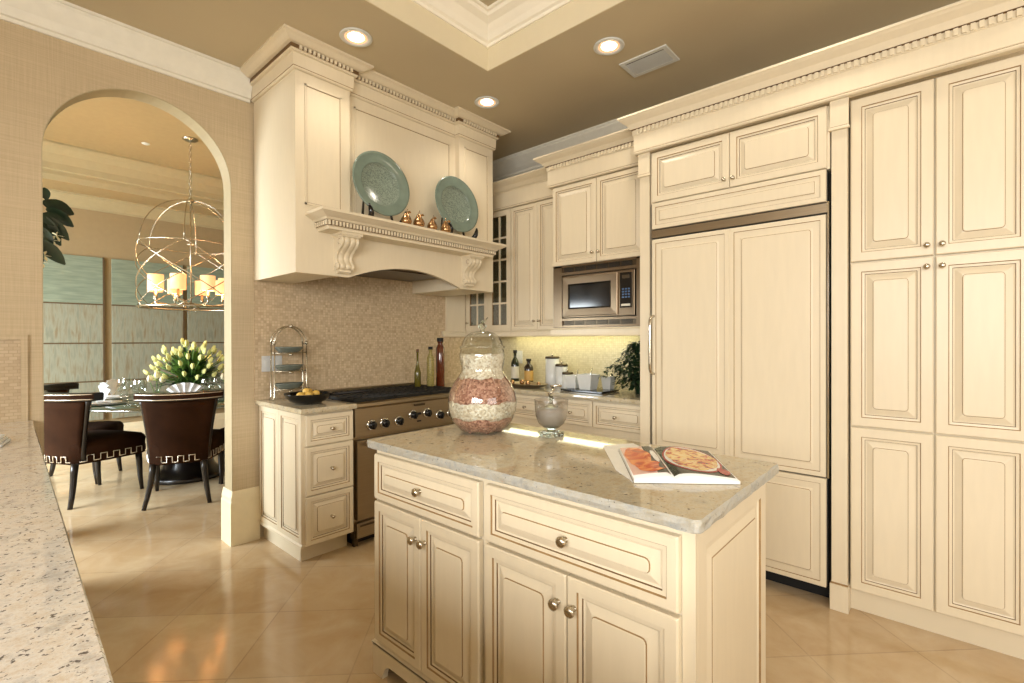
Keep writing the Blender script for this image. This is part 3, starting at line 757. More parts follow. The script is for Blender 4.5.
# cornices
def cornice(name, path, z0, zf, zd, z1, proj, label, dent=True, pitch=.026):
    t = thing(name, label, 'cornice', (path[-1][0], (path[0][1]+path[-1][1])/2, z0))
    b = B()
    p = [(-.02, z0), (.014, z0), (.020, z0+.006), (.020, z0+.012), (.015, z0+.016), (.018, z0+.018), (.018, zf-.004), (.024, zf), (.024, zd), (.034, zd+.004), (proj*.55, zd+(z1-zd)*.42), (proj*.85, z1-.022), (proj-.004, z1-.012), (proj, z1-.010), (proj, z1), (-.02, z1)]
    mm = ['cream']*3+['glaze', 'cream', 'cream', 'cream', 'cream', 'cream' if not dent else 'glaze_gap_shade']+['cream']*6  # dentil zone coloured dark as painted shadow between the blocks
    b.sweep(p, path, 'cream', mats=mm); obj('moulding', b, t)
    if dent:
        b = B(); q = [Vector(c) for c in path]
        for i in range(len(q)-1):
            b.dentils([q[i], q[i+1]], .025, zf+.002, zd-.001, pitch, .58, .009)
        obj('dentil_band', b, t)
    return t
cornice('cornice', [(3.125, WB-.015), (3.125, 2.25)], 2.442, 2.585, 2.590, 2.66, .105, 'plain cream cornice above the corner wall cabinets', dent=False)
cornice('cornice', [(3.11, 2.228), (2.935, 2.228), (2.935, 1.46)], 2.446, 2.572, 2.600, 2.668, .095, 'short dentil cornice above the microwave cabinet')
cornice('cornice', [(3.0, 1.438), (2.785, 1.438), (2.785, -.30)], 2.455, 2.572, 2.603, 2.678, .092, 'long dentil cornice above the panelled refrigerator and pantry')

# ------------------------------------------------------------------ microwave bay
MX = 2.95
t = thing('microwave_cabinet', 'cream two door cabinet above the built-in microwave', 'cabinet', (3.2, 1.83, 1.34))
b = B(); b.box((MX, 1.442, 1.852), (WR-.014, 2.220, 2.444), 'cream'); b.box((MX, 2.204, 1.376), (WR-.014, 2.220, 1.852), 'cream'); b.box((MX, 1.442, 1.376), (WR-.014, 1.456, 1.852), 'cream')
b.box((MX-.018, 1.442, 1.376), (WR-.014, 2.220, 1.394), 'cream'); b.box((MX-.018, 1.442, 1.338), (MX+.002, 2.220, 1.378), 'cream'); obj('body', b, t)
front(t, face_mx(MX, 1.832, 1.852), .380, .590, 'door', (.024, .068), kr=.011); front(t, face_mx(MX, 1.45, 1.852), .380, .590, 'door', (.356, .068), kr=.011)
b = B(); rail(b, [(MX-.016, 2.222), (MX-.016, 1.442)], 1.334, 1.394); obj('light_rail', b, t)
t = thing('microwave', 'built-in stainless steel microwave oven with black window and keypad', 'microwave', (3.1, 1.83, 1.396))
b = B(); b.box((2.962, 1.46, 1.397), (3.40, 2.20, 1.850), 'stainless_dark')
b.box((2.93, 2.125, 1.397), (2.965, 2.203, 1.850), 'micro_steel'); b.box((2.93, 1.458, 1.397), (2.965, 1.524, 1.850), 'micro_steel')
b.box((2.93, 1.524, 1.780), (2.965, 2.125, 1.800), 'micro_steel'); b.box((2.93, 1.458, 1.838), (2.964, 2.203, 1.850), 'micro_steel')
b.box((2.93, 1.524, 1.397), (2.965, 2.125, 1.412), 'micro_steel'); b.box((2.93, 1.524, 1.446), (2.965, 2.125, 1.462), 'micro_steel')
for zz, n in ((1.800, 6), (1.412, 6)):
    h = .038 if zz > 1.6 else .034
    b.box((2.944, 1.524, zz), (2.965, 2.125, zz+h), 'stainless_dark')
    for k in range(n):
        y = 1.56+k*.094
        for q in range(4): b.box((2.938, y, zz+.004+q*.008), (2.946, y+.078, zz+.008+q*.008), 'black_soft')
obj('trim_kit', b, t)
b = B(); b.box((2.922, 1.532, 1.468), (2.962, 2.112, 1.770), 'micro_steel'); d = obj('case', b, t, bevel=.003)
b = B(); b.panel(face_mx(2.922, 1.655, 1.478), .452, .282, [(0, 0, 'micro_steel', 0), (0, .010, 'micro_steel', 0), (.004, .012, 'micro_steel', 0), (.050, .009, 'micro_steel', .004), (.062, .005, 'black_gloss', .006)], 'black_gloss'); obj('door', b, t)
b = B(); b.box((2.914, 1.550, 1.520), (2.923, 1.636, 1.755), 'black_gloss')
for r_ in range(4):
    for c in range(3): b.box((2.912, 1.562+c*.022, 1.640-r_*.018), (2.915, 1.576+c*.022, 1.650-r_*.018), 'print_blue')
b.box((2.912, 1.566, 1.715), (2.915, 1.62, 1.738), 'stainless_dark'); b.box((2.912, 1.560, 1.532), (2.915, 1.626, 1.546), 'label_white')
obj('control_panel', b, t)
# under-cabinet lamp
t = thing('under_cabinet_lamp', 'thin glowing strip lamp under the wall cabinets and microwave', 'lamp', (3.40, 2.5, 1.36))
b = B(); b.box((3.372, 1.76, 1.3675), (3.428, 3.08, 1.3755), 'white_plastic'); obj('housing', b, t)
b = B(); b.box((3.380, 1.78, 1.360), (3.420, 3.06, 1.3670), 'strip_glow'); obj('tube', b, t)
# ------------------------------------------------------------------ refrigerator wall
def pilaster(y0, y1, label):
    t = thing('pilaster', label, 'pilaster', (2.80, (y0+y1)/2, 0))
    b = B(); b.box((2.797, y0+.004, .12), (WR-.014, y1-.004, 2.455), 'cream'); obj('shaft', b, t)
    b = B(); b.box((2.784, y0-.002, 2.318), (2.80, y1+.002, 2.455), 'cream'); b.box((2.780, y0-.006, 2.312), (2.80, y1+.006, 2.324), 'cream'); b.box((2.7835, y0-.001, 2.326), (2.80, y1+.001, 2.330), 'glaze'); obj('capital', b, t, bevel=.002)
    b = B(); b.box((2.784, y0-.002, 0), (WR-.014, y1+.002, .125), 'cream'); b.box((2.790, y0, .125), (2.80, y1, .132), 'glaze'); obj('plinth', b, t, bevel=.002)
pilaster(1.362, 1.434, 'slim cream pilaster left of the panelled refrigerator')
pilaster(.353, .425, 'slim cream pilaster between the refrigerator and the pantry')
t = thing('refrigerator', 'built-in refrigerator clad in cream raised panels with a metal bar handle', 'refrigerator', (3.15, .893, 0))
b = B(); b.box((2.86, .436, .09), (WR-.014, 1.352, 2.135), 'stainless_dark'); b.box((2.90, .44, 0), (WR-.05, 1.35, .09), 'kick_black')
b.box((2.812, .438, .10), (2.86, 1.350, 2.132), 'black_soft')
b.box((2.782, .4290, .632), (2.86, .4365, 1.975), 'chrome'); b.box((2.79, .4365, 1.925), (2.86, 1.350, 1.970), 'stainless')
obj('body', b, t)
def panelset(x, y0, y1, z0, z1, n):
    b = B(); h = z1-z0; w = (y1-y0)/n
    b.box((x+.004, y0, z0), (x+.026, y1, z1), 'cream')
    for k in range(n):
        b.panel(face_mx(x+.004, y0+k*w, z0), w, h, [(0, 0, 'cream', 0), (0, .001, 'cream', 0), (.003, .004, 'cream', 0), (.024, .004, 'cream', .001), (.0265, 0, 'glaze', .001), (.034, -.001, 'cream', .001), (.0365, -.004, 'glaze', .001), (.042, -.005, 'cream', .001), (.062, .002, 'cream', .001), (.064, .003, 'cream', .012), (.0665, .005, 'glaze', .0095), (.069, .006, 'cream', .007)] if h > .3 else door_rings(.004, .032, .02) and [(0, 0, 'cream', 0), (0, .001, 'cream', 0), (.003, .004, 'cream', 0), (.024, .004, 'cream', .001), (.0265, 0, 'glaze', .001), (.034, -.003, 'cream', .001), (.048, .002, 'cream', .001), (.050, .004, 'glaze', .003), (.053, .005, 'cream', .003)], 'cream')
    return b
obj('grille_panel', panelset(2.785, .442, 1.346, 1.978, 2.134, 1), t)
d = obj('refrigerator_door', panelset(2.785, .442, 1.346, .634, 1.915, 2), t)
obj('freezer_drawer', panelset(2.785, .442, 1.346, .096, .626, 2), t)
b = B(); pts = [(2.785, 1.334, 1.450), (2.762, 1.334, 1.448), (2.742, 1.334, 1.432)]+[(2.736-.003*math.sin(PI*i/8), 1.334, 1.42-.29*i/8) for i in range(9)]+[(2.742, 1.334, 1.118), (2.762, 1.334, 1.102), (2.785, 1.334, 1.100)]
b.tube(pts, .009, 'nickel', 12); obj('handle', b, d, label='brushed metal bar handle')
t = thing('bridge_cabinet', 'shallow cream two door cabinet above the panelled refrigerator', 'cabinet', (3.15, .893, 2.14))
b = B(); b.box((2.805, .428, 2.138), (WR-.014, 1.360, 2.444), 'cream'); obj('body', b, t)
front(t, face_mx(2.805, .893, 2.139), .455, .304, 'door', (.024, .045), fr=.044, rp=.03, kr=.011); front(t, face_mx(2.805, .438, 2.139), .455, .304, 'door', (.431, .045), fr=.044, rp=.03, kr=.011)
t = thing('pantry_cabinet', 'floor to cornice cream pantry cabinet with six raised panel doors', 'cabinet', (3.15, .04, 0))
b = B(); b.box((2.842, -.27, .108), (WR-.014, .351, 2.452), 'cream'); b.box((2.865, -.27, 0), (WR-.014, .351, .108), 'cream_plain'); obj('body', b, t)
for i, (z0, z1) in enumerate(((.110, .889), (.893, 1.670), (1.674, 2.449))):
    kz = None if i == 0 else ((z1-z0)-.045 if i == 1 else .045)
    front(t, face_mx(2.842, .045, z0), .304, z1-z0, 'door', (.024, kz) if kz else None, fr=.05, t=.022, kr=.0125)
    front(t, face_mx(2.842, -.262, z0), .304, z1-z0, 'door', (.280, kz) if kz else None, fr=.05, t=.022, kr=.0125)

# ------------------------------------------------------------------ peninsula on the left
t = thing('peninsula_cabinet', 'cream base cabinet run under the long granite counter on the left', 'cabinet', (-.3, 1.9, 0))
b = B(); b.box((-.70, -.55, .10), (.045, WB-.03, .883), 'cream'); b.box((-.66, -.5, 0), (-.02, WB-.03, .10), 'cream_plain'); obj('body', b, t)
for k in range(6):
    T = Matrix(((0, 1, 0, .045), (-1, 0, 0, -.5+.64*(k+1)), (0, 0, 1, .11), (0, 0, 0, 1)))
    front(t, T, .636, .765, 'door', (.03, .7))
b = B(); slab(b, [(-.76, -.6), (.0600, -.6), (.2165, WB-.012), (-.76, WB-.012)], .880, .915, .0004, .2, 'granite_near', 'granite_near')
obj('granite_worktop', b, origin=(-.3, 1.4, .88), label='long speckled granite counter running along the left edge of the picture', cat='worktop')
# ------------------------------------------------------------------ ceiling fittings
def can(x, y, label, z=CE):
    t = thing('recessed_light', label, 'ceiling light', (x, y, z), group=None)
    b = B(); b.T = Matrix.Translation((x, y, z))
    b.lathe([(.062, -.001), (.088, -.001), (.090, -.005), (.084, -.009), (.064, -.006), (.058, .0), (.052, -.001)], n=36, m='vent_white', caps=False); obj('trim_ring', b, t)
    b = B(); b.lathe([(.062, -.0045), (.050, -.002), (.044, -.0015)], (x, y, z), 36, 'baffle_glow', caps=False); obj('reflector', b, t)
    b = B(); b.lathe([(.045, -.0016), (.044, -.003), (0, -.003)], (x, y, z), 36, 'lamp_glow', caps=False); obj('lamp', b, t)
    l = bpy.data.lights.new('downlight', 'SPOT'); l.energy = CAN_W; l.color = (1, .90, .76); l.spot_size = R(130); l.spot_blend = .9; l.shadow_soft_size = .05
    o = bpy.data.objects.new('downlight', l); _link(o); o.location = (x, y, z-.03)
CAN_W = 13
can(1.475, 2.497, 'recessed ceiling light in front of the range hood')
can(2.508, 1.477, 'recessed ceiling light beside the air vent')
can(2.508, 2.479, 'recessed ceiling light nearest the corner cabinets, smallest in view')
for x, y in ((.42, 2.497), (2.508, .45), (2.508, -.6), (-1.9, 1.5), (-1.9, -.5)):  # extra unseen downlights, added as bare lamps without fittings
    l = bpy.data.lights.new('downlight', 'SPOT'); l.energy = CAN_W; l.color = (1, .90, .76); l.spot_size = R(130); l.spot_blend = .9; l.shadow_soft_size = .05
    o = bpy.data.objects.new('downlight', l); _link(o); o.location = (x, y, CE-.03)
t = thing('air_vent', 'white rectangular air vent with slats in the ceiling', 'vent', (2.80, 1.37, CE))
vx0, vx1, vy0, vy1 = 2.712, 2.915, 1.222, 1.528
b = B(); f = .028
for q in (((vx0, vy0), (vx0+f, vy1)), ((vx1-f, vy0), (vx1, vy1)), ((vx0+f, vy0), (vx1-f, vy0+f)), ((vx0+f, vy1-f), (vx1-f, vy1))): b.box((q[0][0], q[0][1], CE-.008), (q[1][0], q[1][1], CE), 'vent_white')
obj('frame', b, t, bevel=.002)
b = B(); b.box((vx0+f, vy0+f, CE-.0015), (vx1-f, vy1-f, CE-.0005), 'vent_dark'); obj('backing', b, t)
for k in range(6):
    x = vx0+f+.014+k*(vx1-vx0-2*f-.012)/6
    b = B(); b.prism([(x, CE-.002), (x+.013, CE-.010), (x+.015, CE-.009), (x+.003, CE-.001)], 'y', vy0+f, vy1-f, 'slat_gray'); obj('slat', b, t)

# ------------------------------------------------------------------ on the mantel
def plate(xc, label):
    t = thing('plate', label, 'plate', (xc, HY-.10, 2.075), group=None)
    b = B(); T = Matrix.Translation((xc, HY-.075, 2.305)) @ Matrix.Rotation(R(90-8), 4, 'X'); b.T = T
    b.lathe([(0, -.012, 'glaze_green'), (.12, -.012, 'glaze_green'), (.135, .000, 'glaze_green'), (.199, .013, 'glaze_green'), (.210, .017, 'glaze_green'), (.209, .021, 'glaze_green'), (.195, .018, 'glaze_green'), (.150, .006, 'glaze_green'), (.143, .007, 'glaze_green'), (.138, .003, 'glaze_green'), (.130, -.004, 'crackle'), (0, -.005, 'crackle')], n=64, m='glaze_green', caps=False)
    obj('dish', b, t)
    s = thing('plate_stand', 'small black easel holding the ' + ('left' if xc < 2 else 'right') + ' green plate on the mantel', 'plate stand', (xc, HY-.10, 2.052))
    b = B()
    for sx in (-1, 1):
        x = xc+sx*.115
        b.tube([(x*1.0-sx*.02, HY-.03, 2.20), (x, HY-.045, 2.058), (x, HY-.12, 2.062), (x, HY-.148, 2.072), (x+sx*.006, HY-.160, 2.092), (x+sx*.014, HY-.160, 2.118), (x+sx*.020, HY-.156, 2.142)], [.006, .010, .016, .019, .017, .013, .006], 'black_gloss', 10)
    b.tube([(xc-.115, HY-.12, 2.064), (xc+.115, HY-.12, 2.064)], .006, 'black_gloss', 8)
    b.tube([(xc-.115, HY-.04, 2.080), (xc+.115, HY-.04, 2.080)], .005, 'black_gloss', 8)
    obj('frame', b, s)
plate(1.772, 'round green crackle glazed plate standing at the left of the mantel')
plate(2.413, 'round green crackle glazed plate standing at the right of the mantel')
def pear(x, y, lab, tilt, s=1.):
    t = thing('pear_ornament', lab, 'ornament', (x, y, 2.052), group='gilt pears on the mantel')
    b = B(); b.lathe([(0, 0), (.020*s, .001), (.034*s, .014*s), (.037*s, .030*s), (.031*s, .050*s), (.020*s, .066*s), (.014*s, .080*s), (.009*s, .087*s), (0, .089*s)], (x, y, 2.052), 24, 'gold_metal', tilt=Matrix.Rotation(tilt, 4, 'Y')); obj('fruit', b, t)
    b = B(); b.tube([(x+math.sin(tilt)*.086*s, y, 2.052+.086*s), (x+math.sin(tilt)*.1*s+.003, y, 2.052+.101*s), (x+math.sin(tilt)*.11*s+.008, y-.002, 2.052+.112*s)], [.003, .0022, .0018], 'gold_metal', 6); obj('stem', b, t)
    b = B(); b.prism([(x+.004, 2.142), (x+.030*s, 2.152), (x+.040*s, 2.140), (x+.022*s, 2.133)], 'y', y-.004, y-.001, 'gold_metal'); obj('leaf', b, t)
for (x, lab, tl, s) in ((1.902, 'gilt pear ornament leftmost of four, by the left plate', .06, .98), (2.006, 'gilt pear ornament second from the left on the mantel', -.02, 1.05), (2.116, 'gilt pear ornament third from the left on the mantel', .05, .95), (2.240, 'gilt pear ornament rightmost, in front of the right plate', -.06, 1.0)):
    pear(x, HY-.165, lab, tl, s)

# ------------------------------------------------------------------ on the island
t = thing('apothecary_jar', 'large double bulb glass jar with layered white and pink grains on the island', 'jar', (1.47, 1.50, .915))
jc = (1.478, 1.493, 0)
outer = [(.0, .916), (.070, .916), (.098, .928), (.128, .962), (.144, 1.005), (.148, 1.045), (.142, 1.085), (.126, 1.122), (.104, 1.150), (.091, 1.172), (.089, 1.190), (.094, 1.212), (.0985, 1.236), (.096, 1.258), (.091, 1.270)]
b = B(); b.lathe([(r, z) for r, z in outer], jc, 48, 'glass_thin', caps=False); obj('glass_body', b, t)
def rad(z):
    for (r0, z0), (r1, z1) in zip(outer[1:-1], outer[2:]):
        if z0 <= z <= z1: return r0+(r1-r0)*(z-z0)/(z1-z0)
    return .09
rnd = random.Random(5)
def layer(z0, z1, m, name, lab):
    b = B(); n = 48; zs = [z0+(z1-z0)*i/8 for i in range(9)]; rings = []
    for i, z in enumerate(zs):
        rings.append([b.v((jc[0]+(rad(z)-.0035)*math.cos(2*PI*k/n), jc[1]+(rad(z)-.0035)*math.sin(2*PI*k/n), z+(0 if i not in (0, 8) else .0035*math.sin(k*.9+z*90)+.002*math.sin(k*2.7)))) for k in range(n)])
    for a, c in zip(rings[:-1], rings[1:]):
        for k in range(n): b.f([a[k], a[(k+1) % n], c[(k+1) % n], c[k]], m, True)
    for rg, fl in ((rings[-1], 0), (rings[0], 1)):
        cv = b.v((jc[0], jc[1], sum(v.co.z for v in rg)/n))
        for k in range(n): b.f([rg[k], rg[(k+1) % n], cv], m, True)
    obj(name, b, t, label=lab)
layer(.924, .984, 'gran_pink', 'grain_layer', 'lowest layer of pink grains'); layer(.980, 1.052, 'gran_white', 'grain_layer', 'lower layer of white grains')
layer(1.048, 1.150, 'gran_pink', 'grain_layer', 'thick layer of pink grains'); layer(1.146, 1.243, 'gran_white', 'grain_layer', 'top layer of white grains')
b = B(); b.lathe([(.096, 1.272), (.099, 1.276), (.098, 1.281), (.090, 1.284), (.086, 1.300), (.074, 1.322), (.052, 1.338), (.024, 1.345), (.0, 1.346)], jc, 48, 'glass_thin', caps=False); l = obj('lid', b, t)
b = B(); b.lathe([(.012, 1.345), (.009, 1.352), (.017, 1.360), (.019, 1.368), (.012, 1.378), (.006, 1.384), (.003, 1.392), (0, 1.394)], jc, 20, 'glass_solid')
b.tube([(jc[0], jc[1], 1.380), (jc[0]+.010, jc[1]-.010, 1.392), (jc[0]+.017, jc[1]-.017, 1.406)], [.004, .0035, .001], 'glass_solid', 8)
obj('finial', b, l)
t = thing('glass_bowl', 'frosted footed glass bowl with a twisted glass finial on the island', 'bowl', (1.60, 1.215, .915))
c = (1.60, 1.215, 0)
b = B(); b.lathe([(0, .945), (.030, .947), (.052, .966), (.064, .995), (.068, 1.030), (.069, 1.060), (.0705, 1.062), (.0690, 1.064)], c, 40, 'frosted', caps=False); bo = obj('bowl', b, t)
b = B(); b.lathe([(0, .950), (.028, .951), (.050, .969), (.061, .995), (.064, 1.018), (.045, 1.024), (0, 1.028)], c, 32, 'bubble', caps=False); obj('filling', b, t, label='pale grey bath salts')
b = B()
b.lathe([(.020, .946), (.018, .934), (.036, .930), (.046, .922), (.048, .9155), (.0, .9155)], c, 32, 'glass_solid')
for k in range(9):
    a = 2*PI*k/9; b.ball((c[0]+.046*math.cos(a), c[1]+.046*math.sin(a), .924), .0085, 'glass_solid', 10)
obj('foot', b, t)
b = B(); b.lathe([(.030, 1.030), (.026, 1.036), (.008, 1.044), (.007, 1.056), (.012, 1.066), (.006, 1.078)], c, 20, 'glass_solid')
b.tube([(c[0]+.010*math.cos(i*.9), c[1]+.010*math.sin(i*.9), 1.068+i*.006) for i in range(9)]+[(c[0]+.014, c[1]-.016, 1.120), (c[0]+.030, c[1]-.030, 1.118)], .0052, 'champagne', 8)
obj('finial', b, t)
# open cookbook
t = thing('cookbook', 'open cookbook with colour food photographs lying on the island', 'book', (1.45, .68, .916))
A0, A1, A2, A3 = Vector((1.530, .865)), Vector((1.216, .640)), Vector((1.392, .418)), Vector((1.700, .612))   # back-left, front-left, front-right, back-right
def Q(u, v): return (A1*(1-u)+A2*u)*(1-v)+(A0*(1-u)+A3*u)*v      # u along the front edge, v towards the back
def hgt(u): 
    g = .40
    if u < g: s = u/g; return .926+.010*math.sin(PI*min(1, s*1.0)*.5)*(1-.0*s)-.012*max(0, (s-.86)/.14)
    s = (u-g)/(1-g); return .924+.012*math.sin(PI*(s**.55))*.9+.003*(1-s)
def sheet(b, u0, u1, v0, v1, dz, m, n=12, thick=True):
    top = [[b.v((*Q(u0+(u1-u0)*i/n, v0+(v1-v0)*j/4), hgt(u0+(u1-u0)*i/n)+dz)) for j in range(5)] for i in range(n+1)]
    for i in range(n):
        for j in range(4): b.f([top[i][j], top[i+1][j], top[i+1][j+1], top[i][j+1]], m, True)
    if thick:
        bot = [[b.v((*Q(u0+(u1-u0)*i/n, v0+(v1-v0)*j/4), .9165)) for j in range(5)] for i in range(n+1)]
        for i in range(n):
            b.f([bot[i][0], bot[i+1][0], top[i+1][0], top[i][0]], m); b.f([bot[i][4], top[i][4], top[i+1][4], bot[i+1][4]], m)
            for j in range(4): b.f([bot[i][j], bot[i][j+1], bot[i+1][j+1], bot[i+1][j]], m)
        for j in range(4):
            b.f([bot[0][j], top[0][j], top[0][j+1], bot[0][j+1]], m); b.f([bot[n][j], bot[n][j+1], top[n][j+1], top[n][j]], m)
b = B(); sheet(b, 0, 1, 0, 1, 0, 'paper', 30); obj('pages', b, t)
b = B(); sheet(b, .012, .395, .10, .985, .0008, 'page_pink', 14, False); sheet(b, .25, .395, .10, .985, .0012, 'page_dark', 8, False); sheet(b, .40, .985, .07, .985, .0008, 'page_dark', 14, False)
def blob(b, cu, cv, ru, rv, dz, m, n=28, rot=0., wob=.06):
    cvt = b.v((*Q(cu, cv), hgt(cu)+dz)); ring = []
    mid = []
    for i in range(n):
        a = 2*PI*i/n; k = 1+wob*math.sin(3*a+1)+wob*.6*math.sin(7*a)
        du, dv = ru*k*math.cos(a), rv*k*math.sin(a); du, dv = du*math.cos(rot)-dv*math.sin(rot), du*math.sin(rot)+dv*math.cos(rot)
        mid.append(b.v((*Q(cu+du*.5, cv+dv*.5), hgt(cu+du*.5)+dz)))
        ring.append(b.v((*Q(cu+du, cv+dv), hgt(cu+du)+dz)))
    for i in range(n):
        j = (i+1) % n; b.f([cvt, mid[i], mid[j]], m, True); b.f([mid[i], ring[i], ring[j], mid[j]], m, True)
blob(b, .15, .62, .13, .33, .0016, 'food_bread'); blob(b, .22, .30, .15, .16, .0020, 'food_bread'); blob(b, .33, .62, .035, .2, .0018, 'paper')
blob(b, .695, .56, .285, .44, .0016, 'page_red', wob=.0); blob(b, .695, .56, .268, .41, .0020, 'paper', wob=.0); blob(b, .695, .56, .250, .38, .0026, 'food_pizza', wob=.05)
blob(b, .92, .22, .06, .10, .0022, 'page_red')
obj('page_pictures', b, t, label='glossy photographs of baked bread and pizza')
b = B(); U0 = Vector((1.565, .945)); b.prism([(U0.x, U0.y), (U0.x-.055, U0.y-.085), (A0.x+.004, A0.y-.002), (A0.x+.08, A0.y-.06), (U0.x+.10, U0.y-.065)], 'z', .9162, .9195, 'paper')
b.prism([(1.552, .941), (1.30, .745), (1.24, .668), (A1.x, A1.y+.004), (A0.x+.01, A0.y+.01)], 'z', .9157, .9185, 'paper'); obj('cover_flap', b, t)

# ------------------------------------------------------------------ by the range
t = thing('plate_rack', 'arched champagne metal three tier plate rack against the mosaic', 'rack', (1.42, 3.27, .915))
b = B(); rx0, rx1, ry = 1.325, 1.535, 3.27
for dy in (-.028, .028):
    y = ry+dy
    b.tube([(rx0-.012, y-.006*0, .918), (rx0, y, .945), (rx0, y, 1.285)], .0045, 'champagne', 8); b.tube([(rx1+.012, y, .918), (rx1, y, .945), (rx1, y, 1.285)], .0045, 'champagne', 8)
    b.tube([((rx0+rx1)/2-(rx1-rx0)/2*math.cos(PI*i/16), y*(1)+(-dy*math.sin(PI*i/16)*.0), 1.285+.115*math.sin(PI*i/16)) for i in range(17)], .0048, 'champagne', 8)
for x in (rx0, rx1): b.tube([(x, ry-.028, 1.285), (x, ry+.028, 1.285)], .005, 'champagne', 8); b.ball((x, ry-.028, 1.292), .011, 'champagne', 12); b.tube([(x, ry-.028, .95), (x, ry+.028, .95)], .004, 'champagne', 8)
b.tube([((rx0+rx1)/2, ry-.028, 1.40), ((rx0+rx1)/2, ry+.028, 1.40)], .005, 'champagne', 8); b.ball(((rx0+rx1)/2, ry-.033, 1.402), .012, 'champagne', 12)
for z in (.985, 1.105, 1.225):
    for dy in (-.028, .028): b.tube([(rx0, ry+dy, z), (rx1, ry+dy, z)], .0035, 'champagne', 8)
    b.lathe([(.0, -.012), (.012, -.008), (.012, 0), (0, .003)], ((rx0+rx1)/2, ry-.033, z-.006), 12, 'champagne')
obj('frame', b, t)
for z, lab in ((.985, 'lowest'), (1.105, 'middle'), (1.225, 'top')):
    b = B(); b.lathe([(0, .004), (.060, .004), (.075, .012), (.092, .034), (.096, .040), (.093, .041), (.076, .020), (.060, .011), (0, .010)], ((rx0+rx1)/2, ry, z), 40, 'plate_teal', sy=.62, caps=False)
    obj('serving_plate', b, origin=((rx0+rx1)/2, ry, z), label='grey green ceramic dish on the %s tier of the arched plate rack' % lab, cat='plate', group='dishes in the plate rack')
t = thing('frying_pan', 'black pan with its handle over the stove, holding small yellow fruit', 'pan', (1.44, 2.985, .915))
c = (1.425, 2.99, 0)
b = B(); b.lathe([(0, .917), (.075, .917), (.105, .930), (.130, .955), (.138, .974), (.141, .975), (.139, .979), (.132, .975), (.124, .956), (.100, .934), (.072, .923), (0, .922)], c, 44, 'black_gloss', caps=False); obj('bowl', b, t)
b = B(); b.tube([(1.535, 2.915, .966), (1.60, 2.86, .974), (1.68, 2.80, .982), (1.72, 2.772, .984)], [.010, .014, .016, .013], 'black_soft', 12, flat=.6); obj('handle', b, t)
rnd = random.Random(2)
labs = ['leftmost of the yellow fruit in the black pan', 'front centre yellow fruit in the black pan', 'yellow fruit topmost of the pile in the pan', 'rightmost yellow fruit in the black pan', 'yellow fruit at the back of the pan']
for (dx, dy, dz, r_), lab in zip(((-.062, -.03, .970, .023), (-.018, -.048, .972, .022), (-.010, .0, .990, .022), (.040, -.020, .974, .023), (.020, .035, .984, .023)), labs):
    tt = thing('yellow_fruit', lab, 'fruit', (c[0]+dx, c[1]+dy, dz-r_), group='yellow fruit in the pan')
    b = B(); b.ball((c[0]+dx, c[1]+dy, dz), r_, 'lemon', 16, (1.1, 1, .92)); obj('skin', b, tt)
    b = B(); b.tube([(c[0]+dx, c[1]+dy, dz+r_*.85), (c[0]+dx+.003, c[1]+dy, dz+r_*1.15)], .0025, 'leaf', 6); obj('stem', b, tt)
def leafblade(b, base, d, L, w, m, droop=.3, n=5, fold=.15, nrm=None):
    """a pointed, bent leaf"""
    base = Vector(base); d = Vector(d).normalized(); side = d.cross(Vector(nrm) if nrm else Vector((0, 0, 1)))
    if side.length < .1: side = Vector((1, 0, 0))
    side.normalize(); up = side.cross(d).normalized()
    L_, C_, R_ = [], [], []
    for i in range(n+1):
        s = i/n; p = base+d*(L*s)-Vector((0, 0, 1))*(droop*L*s*s); ww = w*math.sin(PI*min(1, s*.92+.06))**.8
        C_.append(b.v(p)); L_.append(b.v(p+side*ww+up*ww*fold)); R_.append(b.v(p-side*ww+up*ww*fold))
    for i in range(n):
        b.f([L_[i], C_[i], C_[i+1], L_[i+1]], m, True); b.f([C_[i], R_[i], R_[i+1], C_[i+1]], m, True)
t = thing('herb_sprig', 'dark green herb sprig lying in the back of the black pan', 'herb', (1.46, 3.04, .96))
b = B()
for k in range(14): leafblade(b, (1.44+rnd.uniform(-.04, .05), 3.045+rnd.uniform(-.01, .02), .965+rnd.uniform(0, .01)), (rnd.uniform(-1, 1), rnd.uniform(-.5, .5), rnd.uniform(.3, 1)), .035, .008, 'leaf_dark')
obj('leaves', b, t)
def bottle(name, x, y, z, H_, r_, m, cap, label, neck=.4, lab=None, nr=.3, fill=None, parts=True):
    t = thing(name, label, 'bottle', (x, y, z)); s = H_
    b = B(); b.lathe([(0, .001), (r_*.9, .001), (r_, .006), (r_, s*(1-neck)), (r_*.85, s*(1-neck)+.015), (r_*nr, s*(1-neck)+s*neck*.42), (r_*nr, s*.90), (r_*nr*1.25, s*.905), (r_*nr*1.25, s*.93), (0, s*.93)], (x, y, z), 28, m); g = obj('glass_body', b, t)
    b = B(); b.lathe([(0, s*.925), (r_*nr*1.35, s*.925), (r_*nr*1.35, s), (0, s)], (x, y, z), 20, cap); obj('cap', b, t)
    if lab:
        b = B(); b.lathe([(r_*1.015, s*.16), (r_*1.015, s*(1-neck)*.82)], (x, y, z), 28, lab, caps=False); obj('paper_label', b, t)
bottle('oil_bottle', 2.405, 3.165, .935, .30, .026, 'oil', 'cork', 'slim tapering oil bottle leftmost behind the range top', .62, nr=.30)
bottle('oil_bottle', 2.50, 3.12, .935, .32, .030, 'herbs', 'black_soft', 'bottle of layered dried herbs with a black stopper behind the range', .30, nr=.45)
bottle('vinegar_bottle', 2.635, 3.16, .916, .41, .036, 'amber', 'black_soft', 'tall amber bottle with black cap, right of the range', .22, nr=.55)
t = thing('switch_plate', 'wide white switch plate on the mosaic behind the plate rack', 'switch', (1.366, WB-.013, 1.15))
